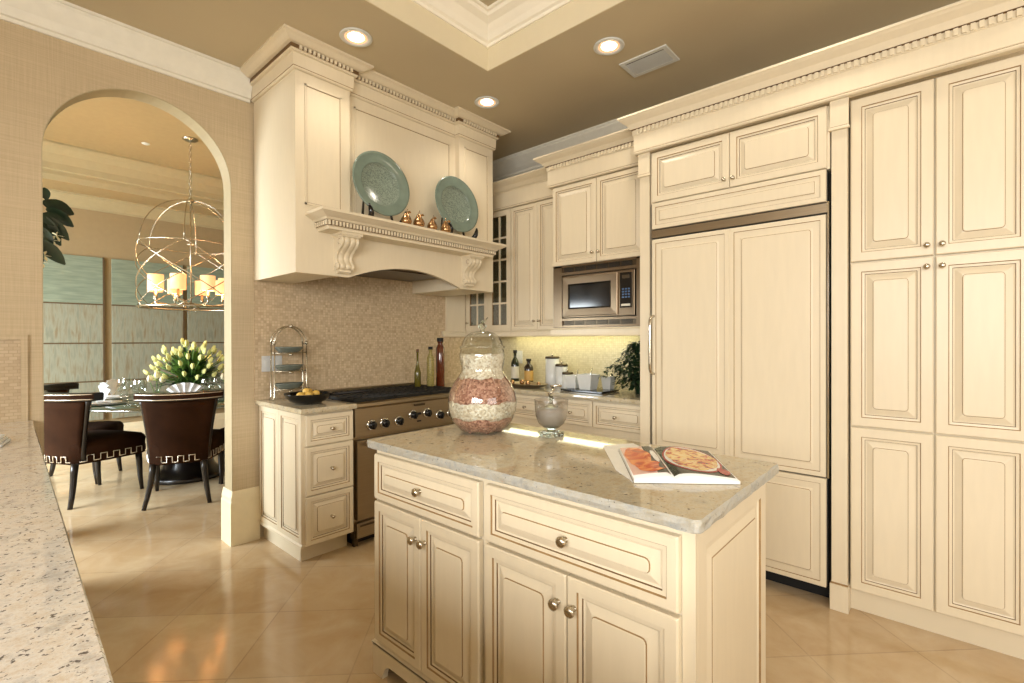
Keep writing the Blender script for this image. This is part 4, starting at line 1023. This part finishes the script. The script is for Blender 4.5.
b = B(); b.box((1.300, WB-.018, 1.10), (1.432, WB-.012, 1.205), 'white_plastic'); obj('cover', b, t, bevel=.002)
for k in range(3):
    b = B(); b.box((1.318+k*.038, WB-.023, 1.13), (1.338+k*.038, WB-.017, 1.175), 'white_ceramic'); obj('rocker', b, t)

# ------------------------------------------------------------------ right counter
t = thing('outlet_plate', 'white outlet plate on the right wall mosaic above the dark bottles', 'outlet', (WR-.014, 3.02, 1.14))
b = B(); b.box((WR-.018, 2.985, 1.085), (WR-.012, 3.06, 1.205), 'white_plastic'); obj('cover', b, t, bevel=.002)
b = B(); b.box((WR-.021, 3.008, 1.10), (WR-.017, 3.037, 1.13), 'white_ceramic'); b.box((WR-.021, 3.008, 1.16), (WR-.017, 3.037, 1.19), 'white_ceramic'); obj('socket', b, t)
bottle('wine_bottle', 3.29, 2.905, .916, .30, .037, 'green_bottle', 'black_soft', 'dark green wine bottle with pale label behind the tray', .38, 'label_white', .36)
bottle('liqueur_bottle', 3.29, 2.745, .916, .225, .040, 'brown_bottle', 'black_gloss', 'short dark bottle with gold label behind the tray', .34, 'label_gold', .42)
def canister(x, y, H_, r_, label):
    t = thing('canister', label, 'canister', (x, y, .916), group='white lidded canisters')
    b = B(); b.lathe([(0, 0), (r_*.96, 0), (r_, .004), (r_, H_-.02), (0, H_-.02)], (x, y, .916), 32, 'white_ceramic'); obj('jar_body', b, t)
    b = B(); b.lathe([(r_*.98, H_-.021), (r_*1.03, H_-.021), (r_*1.03, H_-.008), (r_*.9, H_), (0, H_)], (x, y, .916), 32, 'stainless_dark'); l = obj('lid', b, t)
    b = B(); b.lathe([(.006, H_), (.005, H_+.006), (.011, H_+.012), (0, H_+.02)], (x, y, .916), 16, 'nickel'); obj('knob', b, l)
canister(3.28, 2.478, .255, .058, 'tallest of the three white lidded canisters')
canister(3.25, 2.362, .195, .050, 'middle sized white lidded canister between the two others')
canister(3.21, 2.272, .135, .044, 'shortest of the three white lidded canisters')
t = thing('serving_tray', 'low silver tray with gilt pieces on the right worktop', 'tray', (3.10, 2.63, .915))
b = B(); b.lathe([(0, .917), (.10, .917), (.125, .925), (.150, .943), (.158, .945), (.155, .949), (.142, .945), (.12, .930), (0, .925)], (3.10, 2.63, 0), 36, 'stainless', sy=1.45, sx=.8, caps=False); obj('dish', b, t)
for (dx, dy, r_, lab) in ((-.01, .13, .020, 'gilt ball furthest left on the silver tray'), (.02, .045, .023, 'gilt ball second from the left on the silver tray'), (-.02, -.05, .021, 'gilt ball third from the left on the silver tray'), (.01, -.14, .018, 'gilt ball furthest right on the silver tray')):
    b = B(); b.ball((3.10+dx, 2.63+dy, .928+r_), r_, 'gold_metal', 16); obj('gilt_ball', b, origin=(3.10+dx, 2.63+dy, .928), label=lab, cat='ornament', group='gilt balls on the silver tray')
t = thing('black_tray', 'flat square black tray under the white square cups', 'tray', (3.16, 2.04, .915))
b = B(); b.box((3.045, 1.855, .918), (3.285, 2.222, .928), 'black_gloss'); b.box((3.04, 1.85, .926), (3.29, 2.227, .932), 'black_gloss'); b.box((3.07, 1.89, .9155), (3.26, 2.20, .919), 'black_soft'); obj('board', b, t, bevel=.002)
def cup(x, y, w, h, label):
    t = thing('square_cup', label, 'cup', (x, y, .932), group='white square cups')
    b = B(); q0, q1, i0, i1 = w*.36, w*.5, w*.32, w*.46; rg = []
    for (k, z) in ((q0, .933), (q1, .933+h), (i1, .933+h), (i0, .942)): rg.append([b.v((x+sx*k, y+sy*k, z)) for sx, sy in ((-1, -1), (1, -1), (1, 1), (-1, 1))])
    for a, c in zip(rg[:-1], rg[1:]):
        for i in range(4): b.f([a[i], a[(i+1) % 4], c[(i+1) % 4], c[i]], 'white_ceramic')
    b.f(rg[0], 'white_ceramic'); b.f(rg[-1], 'white_ceramic'); obj('cup_body', b, t, bevel=.002)
    b = B(); b.tube([(x+.01, y, .945), (x+.015, y-.01, .933+h), (x+.02, y-.02, .933+h+.035)], .0032, 'chrome', 8); b.ball((x+.021, y-.021, .933+h+.04), .006, 'chrome', 10, (1, .6, 1.6)); obj('spoon', b, t)
cup(3.14, 2.163, .105, .10, 'left of the white square cups on the black tray'); cup(3.12, 2.020, .130, .115, 'middle and largest white square cup on the black tray'); cup(3.235, 1.915, .085, .095, 'right white square cup on the black tray, half hidden')
t = thing('potted_ivy', 'bushy dark green ivy plant by the refrigerator side', 'plant', (3.26, 1.62, .915))
b = B(); b.lathe([(0, .916), (.055, .916), (.075, 1.03), (.08, 1.04), (.074, 1.045), (.068, 1.035), (0, 1.03)], (3.26, 1.64, 0), 28, 'leaf_dark', caps=False); obj('pot', b, t, label='dark green glazed pot')
b = B(); rnd = random.Random(11)
for k in range(1300):
    a = rnd.uniform(0, 2*PI); q = rnd.random()**.5; hz = rnd.uniform(-.09, .24)
    rr = (.155 if hz < .1 else .155-(hz-.1)*.75)*q
    p = (3.24+rr*math.cos(a)*.95, 1.67+rr*1.12*math.sin(a), 1.05+hz)
    leafblade(b, p, (math.cos(a)+rnd.uniform(-.5, .5), math.sin(a)+rnd.uniform(-.5, .5), rnd.uniform(-.9, .9)), rnd.uniform(.022, .034), rnd.uniform(.010, .015), 'leaf_dark' if rnd.random() < .7 else 'leaf', .4, 3)
for k in range(9):
    a = rnd.uniform(1.8, 4.2); p0 = Vector((3.2, 1.72, 1.08)); L = rnd.uniform(.10, .17)
    for i in range(7):
        s = i/6; p = p0+Vector((math.cos(a)*L*s*.6, .06+abs(math.sin(a))*L*s, .06*math.sin(PI*s)-.04*s)); leafblade(b, p, (rnd.uniform(-1, 1), rnd.uniform(-.2, 1), rnd.uniform(-.5, .5)), .035, .011, 'leaf', .3, 3)
obj('foliage', b, t)
b = B()
for k in range(10):
    a = 2*PI*k/10; b.tube([(3.26, 1.64, 1.03), (3.25+.05*math.cos(a), 1.65+.05*math.sin(a), 1.12), (3.24+.09*math.cos(a), 1.67+.11*math.sin(a), 1.20+.03*math.sin(k*2))], .003, 'leaf', 6)
obj('stems', b, t)
t = thing('folded_napkin', 'folded cream cloth on the far end of the left granite counter', 'napkin', (.05, 2.66, .915))
b = B()
for k in range(3):
    z = .917+k*.010; b.prism([(-.10+k*.012, 2.52+k*.02), (.085-k*.004, 2.60+k*.012), (.115-k*.008, 2.75-k*.006), (.085, 2.79-k*.01), (-.10, 2.74-k*.01)], 'z', z, z+.0088, 'linen' if k != 1 else 'paper')
obj('cloth', b, t, bevel=.004)
# ------------------------------------------------------------------ dining room
TCX, TCY = 1.42, 5.47
t = thing('dining_table', 'round glass topped dining table on a dark drum pedestal', 'table', (TCX, TCY, 0))
b = B(); b.lathe([(0, .742), (.855, .742), (.868, .748), (.868, .755), (.862, .760), (0, .760)], (TCX, TCY, 0), 64, 'table_glass'); obj('tabletop', b, t)
b = B(); b.lathe([(0, 0), (.30, 0), (.31, .02), (.29, .05), (.255, .07), (.22, .12), (.17, .30), (.16, .45), (.19, .60), (.24, .70), (.26, .741), (0, .741)], (TCX, TCY, 0), 40, 'espresso'); obj('pedestal', b, t)

def make_chair(label):
    """upholstered dining chair; origin on the floor, front faces local +y"""
    t = thing('dining_chair', label, 'chair', (0, 0, 0), group=None)
    W0, W1 = .190, .250
    def bx(s, z, off=0.):      # s -1..1 across the back, z height -> point on the outer face of the curved back
        k = (z-.33)/(.83-.33); w = W0+(W1-W0)*max(0, k)**1.3
        y = -.275-.035*k+.085*abs(s)**2.2*(.55+.45*k)
        return (s*w*(1-off*.2), y+off, z)
    n, m = 16, 8
    b = B(); outer = [[b.v(bx(-1+2*i/n, .335+(.835-.335)*j/m)) for i in range(n+1)] for j in range(m+1)]
    inner = [[b.v(bx((-1+2*i/n)*.94, .335+(.835-.335)*j/m, .050)) for i in range(n+1)] for j in range(m+1)]
    for j in range(m):
        for i in range(n):
            b.f([outer[j][i], outer[j][i+1], outer[j+1][i+1], outer[j+1][i]], 'velvet', True); b.f([inner[j][i], inner[j+1][i], inner[j+1][i+1], inner[j][i+1]], 'velvet', True)
        b.f([outer[j][0], outer[j+1][0], inner[j+1][0], inner[j][0]], 'velvet'); b.f([outer[j][n], inner[j][n], inner[j+1][n], outer[j+1][n]], 'velvet')
    for i in range(n): b.f([outer[0][i], inner[0][i], inner[0][i+1], outer[0][i+1]], 'velvet'); b.f([outer[m][i], outer[m][i+1], inner[m][i+1], inner[m][i]], 'velvet')
    obj('backrest', b, t, local=True)
    # dark frame posts down both edges of the back
    for s in (-1, 1):
        b = B(); pts = [bx(s*1.0, z, .022) for z in (.34, .42, .52, .62, .72, .80, .85)]
        b.tube([(p[0], p[1]+.004, p[2]) for p in pts], [.019, .018, .017, .017, .018, .021, .024], 'espresso', 10); obj('back_post', b, t, local=True)
    b = B(); N2 = 24   # rolled top rail
    rg = []
    for i in range(N2+1):
        s = -1.2+2.4*i/N2; p = bx(s, .862, .018); rg.append([b.v((p[0], p[1]+dy, p[2]+dz)) for dy, dz in ((-.030, -.032), (-.036, -.012), (-.036, .018), (-.026, .032), (.030, .034), (.042, .020), (.038, -.030))])
    for a, c in zip(rg[:-1], rg[1:]):
        for k in range(7): b.f([a[k], a[(k+1) % 7], c[(k+1) % 7], c[k]], 'velvet' if k in (1,) else 'espresso', k != 1)
    b.f(rg[0], 'espresso'); b.f(rg[-1][::-1], 'espresso'); rl = obj('top_rail', b, t, local=True)
    b = B()
    for dz in (-.018, .022): b.tube([(bx(-1.18+2.36*i/40, .862, .018)[0], bx(-1.18+2.36*i/40, .862, .018)[1]-.038, .862+dz) for i in range(41)], .0042, 'nailhead', 6)
    obj('nailhead_trim', b, rl, local=True)
    # seat
    b = B(); pl = []
    fr = [(-.185, -.26), (.185, -.26), (.250, -.05), (.285, .20), (.255, .262), (.0, .285), (-.255, .262), (-.285, .20), (-.250, -.05)]
    lev = [(.325, .985), (.33, 1.0), (.43, 1.0), (.455, 1.01), (.480, .985), (.500, .92), (.512, .75), (.516, .4)]
    rg = [[b.v((x*k, y*k, z)) for x, y in fr] for z, k in lev]
    for a, c in zip(rg[:-1], rg[1:]):
        for k in range(9): b.f([a[k], a[(k+1) % 9], c[(k+1) % 9], c[k]], 'velvet', True)
    b.f(rg[0][::-1], 'velvet'); b.f(rg[-1], 'velvet', True); obj('seat', b, t, local=True)
    # greek key nailhead band
    b = B(); r_ = .0046
    def key(pf, cells, z0=.345, z1=.392, zm=.368):
        P_ = []
        for c in range(cells):
            u0, u1 = c/cells, (c+1)/cells; um = (u0+u1)/2
            P_ += [(u0, z0), (um, z0), (um, z1), (u1, z1), (u1, z0)]
        return [pf(u, z) for u, z in P_]
    b.tube(key(lambda u, z: (lambda p: (p[0], p[1]-.006, p[2]))(bx(-.97+1.94*u, z)), 5), r_, 'nailhead', 6)
    for s in (-1, 1):
        def pf(u, z, s=s):
            a, c = (Vector((.196, -.23)), Vector((.2885, .20))); q = a.lerp(c, u); bow = .016*math.sin(PI*u)
            return (s*(q.x+bow*.9+.003), q.y, z)
        b.tube(key(pf, 5), r_, 'nailhead', 6)
    b.tube(key(lambda u, z: (-.25+.5*u, .268+.022*math.sin(PI*u), z), 5), r_, 'nailhead', 6)
    obj('nailhead_trim', b, t, local=True, label='pale greek key nailhead band')
    for sx in (-1, 1):
        b = B(); b.tube([(sx*.172, -.245, .335), (sx*.175, -.255, .27), (sx*.185, -.268, .18), (sx*.202, -.290, .08), (sx*.2185, -.315, .0)], [.027, .026, .023, .020, .017], 'espresso', 10, flat=.9); obj('leg', b, t, local=True)
        b = B(); b.tube([(sx*.235, .215, .335), (sx*.238, .220, .24), (sx*.240, .226, .12), (sx*.243, .240, 0)], [.028, .025, .020, .015], 'espresso', 10, flat=.9); obj('leg', b, t, local=True)
    return t
def facing(fx, fy): return math.atan2(-fx, fy)
ch = make_chair('brown velvet dining chair seen from behind in the middle of the archway')
ch.location = (1.227, 4.818, 0); ch.rotation_euler = (0, 0, facing(.398, .917))
dup(ch, (.702, 5.414, 0), facing(.882, .471), 'brown velvet dining chair at the left edge of the archway, seen side-on')
dup(ch, (.70, 6.12, 0), facing(.80, -.45), 'dining chair on the far side of the glass table, behind the left chair')
dup(ch, (1.882, 4.945, 0), facing(-.66, .75), 'dining chair half hidden by the right side of the archway')

# flowers
t = thing('tulip_bouquet', 'large dome of pale yellow tulips in a glass vase on the dining table', 'flowers', (1.40, 5.30, .762))
fx, fy = 1.40, 5.30
b = B(); b.lathe([(0, .763), (.085, .763), (.085, .768), (.055, .80), (.06, .86), (.075, .90), (.080, .902)], (fx, fy, 0), 32, 'glass_thin', caps=False); obj('vase', b, t)
b = B(); b.lathe([(0, .770), (.060, .772), (.050, .80), (.055, .86), (.068, .90), (0, .905)], (fx, fy, 0), 20, 'leaf_bright'); obj('stem_bundle', b, t)
b = B(); rnd = random.Random(4); heads = []
GA = PI*(3-5**.5)
for k in range(74):
    s = (k+.5)/74; el = math.acos(1-s*.86); az = k*GA; r_ = .285+rnd.uniform(-.05, .03)
    hx, hy, hz = fx+r_*math.sin(el)*math.cos(az)*1.05, fy+r_*math.sin(el)*math.sin(az)*1.05, .88+r_*1.30*math.cos(el)+.02
    heads.append((hx, hy, hz, el, az))
    b.tube([(fx+.03*math.cos(az), fy+.03*math.sin(az), .86), (fx+(hx-fx)*.45, fy+(hy-fy)*.45, .86+(hz-.86)*.62), (hx, hy, hz)], .0038, 'leaf_bright', 5)
for k in range(520):
    az = rnd.uniform(0, 2*PI); el = rnd.uniform(.15, 1.5); r_ = rnd.uniform(.06, .22)
    p = (fx+r_*math.sin(el)*math.cos(az), fy+r_*math.sin(el)*math.sin(az), .88+r_*1.3*math.cos(el))
    leafblade(b, p, (math.sin(el)*math.cos(az+rnd.uniform(-.4, .4)), math.sin(el)*math.sin(az+rnd.uniform(-.4, .4)), math.cos(el)+.15), rnd.uniform(.10, .17), rnd.uniform(.012, .022), 'leaf_bright' if rnd.random() < .55 else 'leaf', .35, 4)
obj('foliage', b, t)
def blossom_bm(T, m='petal', s=1.):
    b = B(); b.T = T
    b.lathe([(0, -.004), (.010*s, 0), (.017*s, .012*s), (.0185*s, .026*s), (.014*s, .042*s), (.006*s, .052*s), (0, .054*s)], n=10, m=m)
    for q in range(3):
        a = 2*PI*q/3; b.tube([(.016*s*math.cos(a), .016*s*math.sin(a), .006*s), (.019*s*math.cos(a), .019*s*math.sin(a), .026*s), (.010*s*math.cos(a), .010*s*math.sin(a), .056*s)], [.005*s, .008*s, .002*s], m, 6)
    return b
for hx, hy, hz, el, az in heads:
    T = Matrix.Translation((hx, hy, hz)) @ Matrix.Rotation(az, 4, 'Z') @ Matrix.Rotation(el*.62, 4, 'Y') @ Matrix.Diagonal((.82, .82, 1.25, 1)); obj('blossom', blossom_bm(T, 'petal', .92), t)
# small single flowers in bud vases
for (x, y, lab) in ((1.12, 5.22, 'bud vase with white blooms left of the tulips'), (1.64, 5.02, 'bud vase with white blooms in front of the tulips on the right')):
    s = thing('bud_vase', lab, 'flowers', (x, y, .762))
    b = B(); b.lathe([(0, .763), (.022, .763), (.028, .79), (.014, .83), (.012, .87), (.015, .875)], (x, y, 0), 16, 'glass_thin', caps=False); obj('vase', b, s)
    for k, (dx, dy, h) in enumerate(((0, 0, .98), (-.05, .01, .95), (.035, -.02, .94))):
        b = B(); b.tube([(x, y, .78), (x+dx*.4, y+dy*.4, .86), (x+dx, y+dy, h)], .003, 'leaf_bright', 6); obj('stem', b, s)
        obj('blossom', blossom_bm(Matrix.Translation((x+dx, y+dy, h-.005)), 'petal_white', 1.1), s)
# place settings
def glass_(x, y, label, s=1.):
    t = thing('wine_glass', label, 'glass', (x, y, .761), group='wine glasses on the dining table')
    b = B(); b.lathe([(0, .762), (.034, .762), (.030, .766), (.006, .772), (.005, .84*1), (.012, .846), (.034*s, .866), (.041*s, .895), (.038*s, .935), (.034*s, .965)], (x, y, 0), 20, 'glass_thin', caps=False); obj('goblet', b, t)
for q in (-.98+0, ):
    pass
seatdir = {'near chair': (-.28, -.96, 'nearest the front chair'), 'left chair': (-.985, -.1, 'nearest the left chair'), 'far left chair': (-.80, .60, 'on the far left of the table'), 'right chair': (.62, -.68, 'nearest the right hand chair')}
for nm, (dx, dy, lab) in seatdir.items():
    L = math.hypot(dx, dy); dx, dy = dx/L, dy/L; px, py = -dy, dx
    cx, cy_ = TCX+dx*.64, TCY+dy*.64
    for r_, z, m, nn in ((.155, .7615, 'plate_teal', 'charger'), (.125, .772, 'white_ceramic', 'dinner_plate')):
        b = B(); b.lathe([(0, z), (r_*.6, z), (r_, z+.008), (r_*.99, z+.011), (r_*.6, z+.004), (0, z+.003)], (cx, cy_, 0), 36, m, caps=False); obj(nn, b, origin=(cx, cy_, z), label=('dark charger plate ' if nn == 'charger' else 'white dinner plate on the charger ')+lab, cat='plate')
    t = thing('linen_napkin', 'fanned pale linen napkin on the plate '+lab, 'napkin', (cx, cy_, .785))
    b = B(); rim = []; K = 10
    c0 = b.v((cx, cy_, .787)); c1 = b.v((cx, cy_, .795)); top = []
    for i in range(K+1):
        a = -1.1+2.2*i/K; q = .012 if i % 2 else -.012
        top.append(b.v((cx+px*.15*math.sin(a)+dx*q, cy_+py*.15*math.sin(a)+dy*q, .80+.15*math.cos(a*.8))))
    for i in range(K): b.f([c0, top[i], top[i+1]], 'linen', False)
    b.prism([(cx-.05, cy_-.03), (cx+.05, cy_-.03), (cx+.05, cy_+.03), (cx-.05, cy_+.03)], 'z', .784, .794, 'linen'); obj('cloth', b, t)
    for k, (sx, sc_) in enumerate(((.15, 1.1), (.235, .85))):
        glass_(TCX+dx*.44+px*sx, TCY+dy*.44+py*sx, ('large' if k == 0 else 'small')+' stemmed wine glass '+lab, sc_)

# chandelier
cx, cy_ = 1.45, 5.47
t = thing('chandelier', 'openwork metal cage chandelier with small drum shades over the dining table', 'chandelier', (cx, cy_, DCE))
b = B(); b.lathe([(0, DCE), (.065, DCE), (.068, DCE-.008), (.050, DCE-.020), (.012, DCE-.028), (0, DCE-.03)], (cx, cy_, 0), 28, 'champagne'); obj('canopy', b, t)
b = B()
for k in range(17):
    z = DCE-.03-k*.034; pts = []
    for i in range(10):
        a = 2*PI*i/10; p = (.011*math.cos(a), .021*math.sin(a))
        pts.append((cx+(p[0] if k % 2 else 0), cy_+(0 if k % 2 else p[0]), z-.02+p[1]))
    b.tube(pts, .0028, 'champagne', 5, closed=True)
obj('chain', b, t)
ZT, ZS, ZB, CR = 2.66, 2.22, 1.625, .42
b = B(); b.tube([(cx, cy_, ZT+.03), (cx, cy_, 1.66)], .007, 'champagne', 8); b.lathe([(0, ZT-.02), (.03, ZT-.015), (.035, ZT), (.02, ZT+.02), (0, ZT+.03)], (cx, cy_, 0), 20, 'champagne'); b.lathe([(0, ZS+.01), (.035, ZS+.012), (.035, ZS+.02), (0, ZS+.022)], (cx, cy_, 0), 20, 'champagne')
b.lathe([(0, ZB), (.02, ZB+.005), (.03, ZB+.03), (.012, ZB+.05), (0, ZB+.05)], (cx, cy_, 0), 20, 'champagne'); obj('centre_rod', b, t)
b = B(); ring = lambda z, r: [(cx+r*math.cos(2*PI*i/48), cy_+r*math.sin(2*PI*i/48), z) for i in range(48)]
for z in (ZS, ZB): b.tube(ring(z, CR), .0048 if z == ZS else .009, 'champagne', 8, closed=True)
for k in range(6):
    a = 2*PI*k/6+.15
    b.tube([(cx+CR*math.sin(PI/2*i/10)*math.cos(a), cy_+CR*math.sin(PI/2*i/10)*math.sin(a), ZS+(ZT-ZS)*math.cos(PI/2*i/10)) for i in range(11)], .0042, 'champagne', 7)
    for sg in (1, -1):
        b.tube([(cx+CR*1.01*math.cos(a+sg*2.2*i/16), cy_+CR*1.01*math.sin(a+sg*2.2*i/16), ZS-(ZS-ZB)*i/16) for i in range(17)], .0042, 'champagne', 7)
    b.ball((cx+CR*math.cos(a), cy_+CR*math.sin(a), ZB-.012), .011, 'glass_solid', 8); b.ball((cx+CR*math.cos(a), cy_+CR*math.sin(a), ZS), .012, 'champagne', 8)
obj('cage', b, t)
for k in range(8):
    a = 2*PI*k/8+.2; sx, sy = cx+.30*math.cos(a), cy_+.30*math.sin(a)
    b = B(); b.tube([(cx, cy_, 1.67), (cx+.17*math.cos(a), cy_+.17*math.sin(a), 1.64), (sx, sy, 1.665), (sx, sy, 1.73)], .006, 'champagne', 7); b.lathe([(0, 1.70), (.022, 1.705), (.013, 1.72), (.011, 1.78), (0, 1.78)], (sx, sy, 0), 12, 'champagne'); ar = obj('arm', b, t)
    b = B(); b.lathe([(.062, 1.775), (.062, 1.915)], (sx, sy, 0), 24, 'shade', caps=False); b.lathe([(.060, 1.777), (.060, 1.913)], (sx, sy, 0), 24, 'shade', caps=False); obj('lamp_shade', b, t)
    if k % 2 == 0:
        l = bpy.data.lights.new('candle_lamp', 'POINT'); l.energy = 6; l.color = (1, .74, .45); l.shadow_soft_size = .04
        o = bpy.data.objects.new('candle_lamp', l); _link(o); o.location = (sx, sy, 1.86)
# wall panels
for (x0, x1, lab) in ((.34, 1.045, 'tall weathered green grey wall panel, leftmost in the archway'), (1.115, 1.825, 'tall weathered green grey wall panel in the middle, behind the tulips'), (1.865, 2.58, 'tall weathered green grey wall panel half hidden at the right of the archway')):
    t = thing('art_panel', lab, 'wall panel', ((x0+x1)/2, 7.19, .3)); yy = DY1-.001
    zs = (2.255, 1.715, 1.276, .845, .40)
    for i in range(4):
        b = B(); b.box((x0, yy-.030, zs[i+1]+.012), (x1, yy-.004, zs[i]-.003), 'art_green' if i == 0 else 'art_gray'); obj('painted_board', b, t, bevel=.003)
    b = B()
    for z in zs[1:4]: b.box((x0, yy-.026, z-.004), (x1, yy-.004, z+.012), 'art_seam')
    b.box((x1-.012, yy-.032, zs[4]+.01), (x1+.004, yy-.004, zs[0]), 'art_seam'); obj('seam', b, t)
# tall plant just behind the left jamb
t = thing('orchid', 'tall dark leaved plant with white flowers peeping past the left side of the arch', 'plant', (.20, 4.45, 0))
b = B(); b.box((.05, 4.30, 0), (.35-.03, 4.60, .03), 'espresso'); b.box((.08, 4.33, .03), (.29, 4.57, 1.0), 'espresso'); b.box((.05, 4.30, 1.0), (.32, 4.60, 1.04), 'espresso'); obj('pedestal', b, t)
b = B(); b.lathe([(0, 1.041), (.06, 1.041), (.09, 1.10), (.07, 1.20), (.05, 1.30), (.06, 1.34), (0, 1.33)], (.185, 4.45, 0), 28, 'white_ceramic'); obj('vase', b, t)
b = B(); b.tube([(.185, 4.45, 1.33), (.20, 4.45, 1.7), (.24, 4.46, 2.0), (.30, 4.48, 2.18), (.34, 4.50, 2.27)], .006, 'leaf', 7); b.tube([(.185, 4.45, 1.33), (.20, 4.44, 1.6), (.27, 4.46, 1.88), (.33, 4.48, 2.0)], .006, 'leaf', 7); obj('stem', b, t)
b = B(); rnd = random.Random(9)
for (p, d, L, w) in (((.31, 4.49, 2.235), (1, .3, -.12), .17, .055), ((.33, 4.50, 2.20), (1, .2, -.55), .16, .045), ((.33, 4.49, 2.25), (-.1, .1, 1), .10, .03), ((.29, 4.48, 2.15), (.55, .2, -.8), .20, .05), ((.32, 4.48, 2.14), (.75, .2, -.7), .17, .045), ((.30, 4.48, 2.06), (.2, .1, -1), .15, .06), ((.27, 4.47, 2.03), (.5, .2, .35), .14, .045), ((.28, 4.46, 1.98), (.75, .2, -.65), .19, .05), ((.24, 4.46, 1.97), (.4, .2, -.9), .16, .05), ((.24, 4.46, 2.12), (-.8, .1, .3), .15, .05), ((.20, 4.45, 1.75), (-.9, .3, .2), .18, .05), ((.28, 4.47, 2.12), (.9, .1, .15), .15, .05)):
    leafblade(b, (p[0]+.03, p[1], p[2]), d, L, w*.9, 'leaf_dark', .15, 6, .3, nrm=(-.25, -.9, -.25))
obj('leaves', b, t)
for (x, y, z) in ((.41, 4.50, 2.02), (.385, 4.49, 1.985), (.345, 4.48, 1.875), (.33, 4.48, 1.83)):
    b = B()
    for q in range(5):
        a = 2*PI*q/5; leafblade(b, (x, y, z), (math.cos(a), -.3, math.sin(a)), .038, .015, 'petal_white', .1, 4)
    obj('flower', b, t)
t = thing('ceiling_sprinkler', 'tiny round sprinkler cap in the dining room ceiling', 'sprinkler', (1.19, 5.92, DCE))
sp = (1.19, 5.92)
b = B(); b.lathe([(0, DCE-.012), (.022, DCE-.010), (.034, DCE-.004), (.036, DCE-.0005), (0, DCE-.0005)], (sp[0], sp[1], 0), 20, 'vent_white'); obj('cap', b, t)

# ------------------------------------------------------------------ light
def area(name, loc, size, rot, energy, color, size_y=None):
    l = bpy.data.lights.new(name, 'AREA'); l.energy = energy; l.color = color; l.shape = 'RECTANGLE'; l.size = size; l.size_y = size_y or size
    o = bpy.data.objects.new(name, l); _link(o); o.location = loc; o.rotation_euler = rot; return o
area('daylight_left', (XL-.12, -1.0, 1.85), 3.5, (0, R(-90), 0), 285, (1, .99, .965), 1.3).rotation_euler = (R(50), 0, R(-90))
area('rear_fill', (.2, YR_-.25, 1.7), 2.8, (R(90), 0, 0), 60, (1, .98, .94), 1.6)  # added fill from behind the camera, through the invented rear window
area('daylight_dining', (DXL-.2, 5.35, 1.7), 2.7, (R(42), 0, R(-90)), 480, (.88, .96, 1), 1.5)
l = area('under_cabinet_glow', (3.30, 2.42, 1.36), .05, (0, 0, 0), 1.5, (1, .94, .64), 1.3)
w = bpy.data.worlds.new('sky'); SC.world = w; w.use_nodes = True
bg = w.node_tree.nodes['Background']; bg.inputs[0].default_value = (.95, .90, .80, 1); bg.inputs[1].default_value = .6

# ------------------------------------------------------------------ camera
cam = bpy.data.cameras.new('camera'); co = bpy.data.objects.new('camera', cam); _link(co); SC.camera = co
cam.sensor_width = 36; cam.lens = 487.5/1024*36; cam.clip_start = .05
TH_, PT, RL = R(48.20), R(-.21), R(-.14)
Fw = Vector((math.sin(TH_)*math.cos(PT), math.cos(TH_)*math.cos(PT), math.sin(PT)))
Rt = Vector((math.cos(TH_), -math.sin(TH_), 0)); Up = Rt.cross(Fw)
c_, s_ = math.cos(-RL), math.sin(-RL)
M = Matrix((Rt, Up, -Fw)).transposed().to_4x4()
M = Matrix.Translation((0, 0, 1.309)) @ M @ Matrix.Rotation(-(-RL)*1.0, 4, 'Z')
co.matrix_world = M
SC.view_settings.view_transform = 'Standard'; SC.view_settings.look = 'None'; SC.view_settings.gamma = 1; SC.view_settings.use_curve_mapping = False
SC.view_settings.exposure = -.02
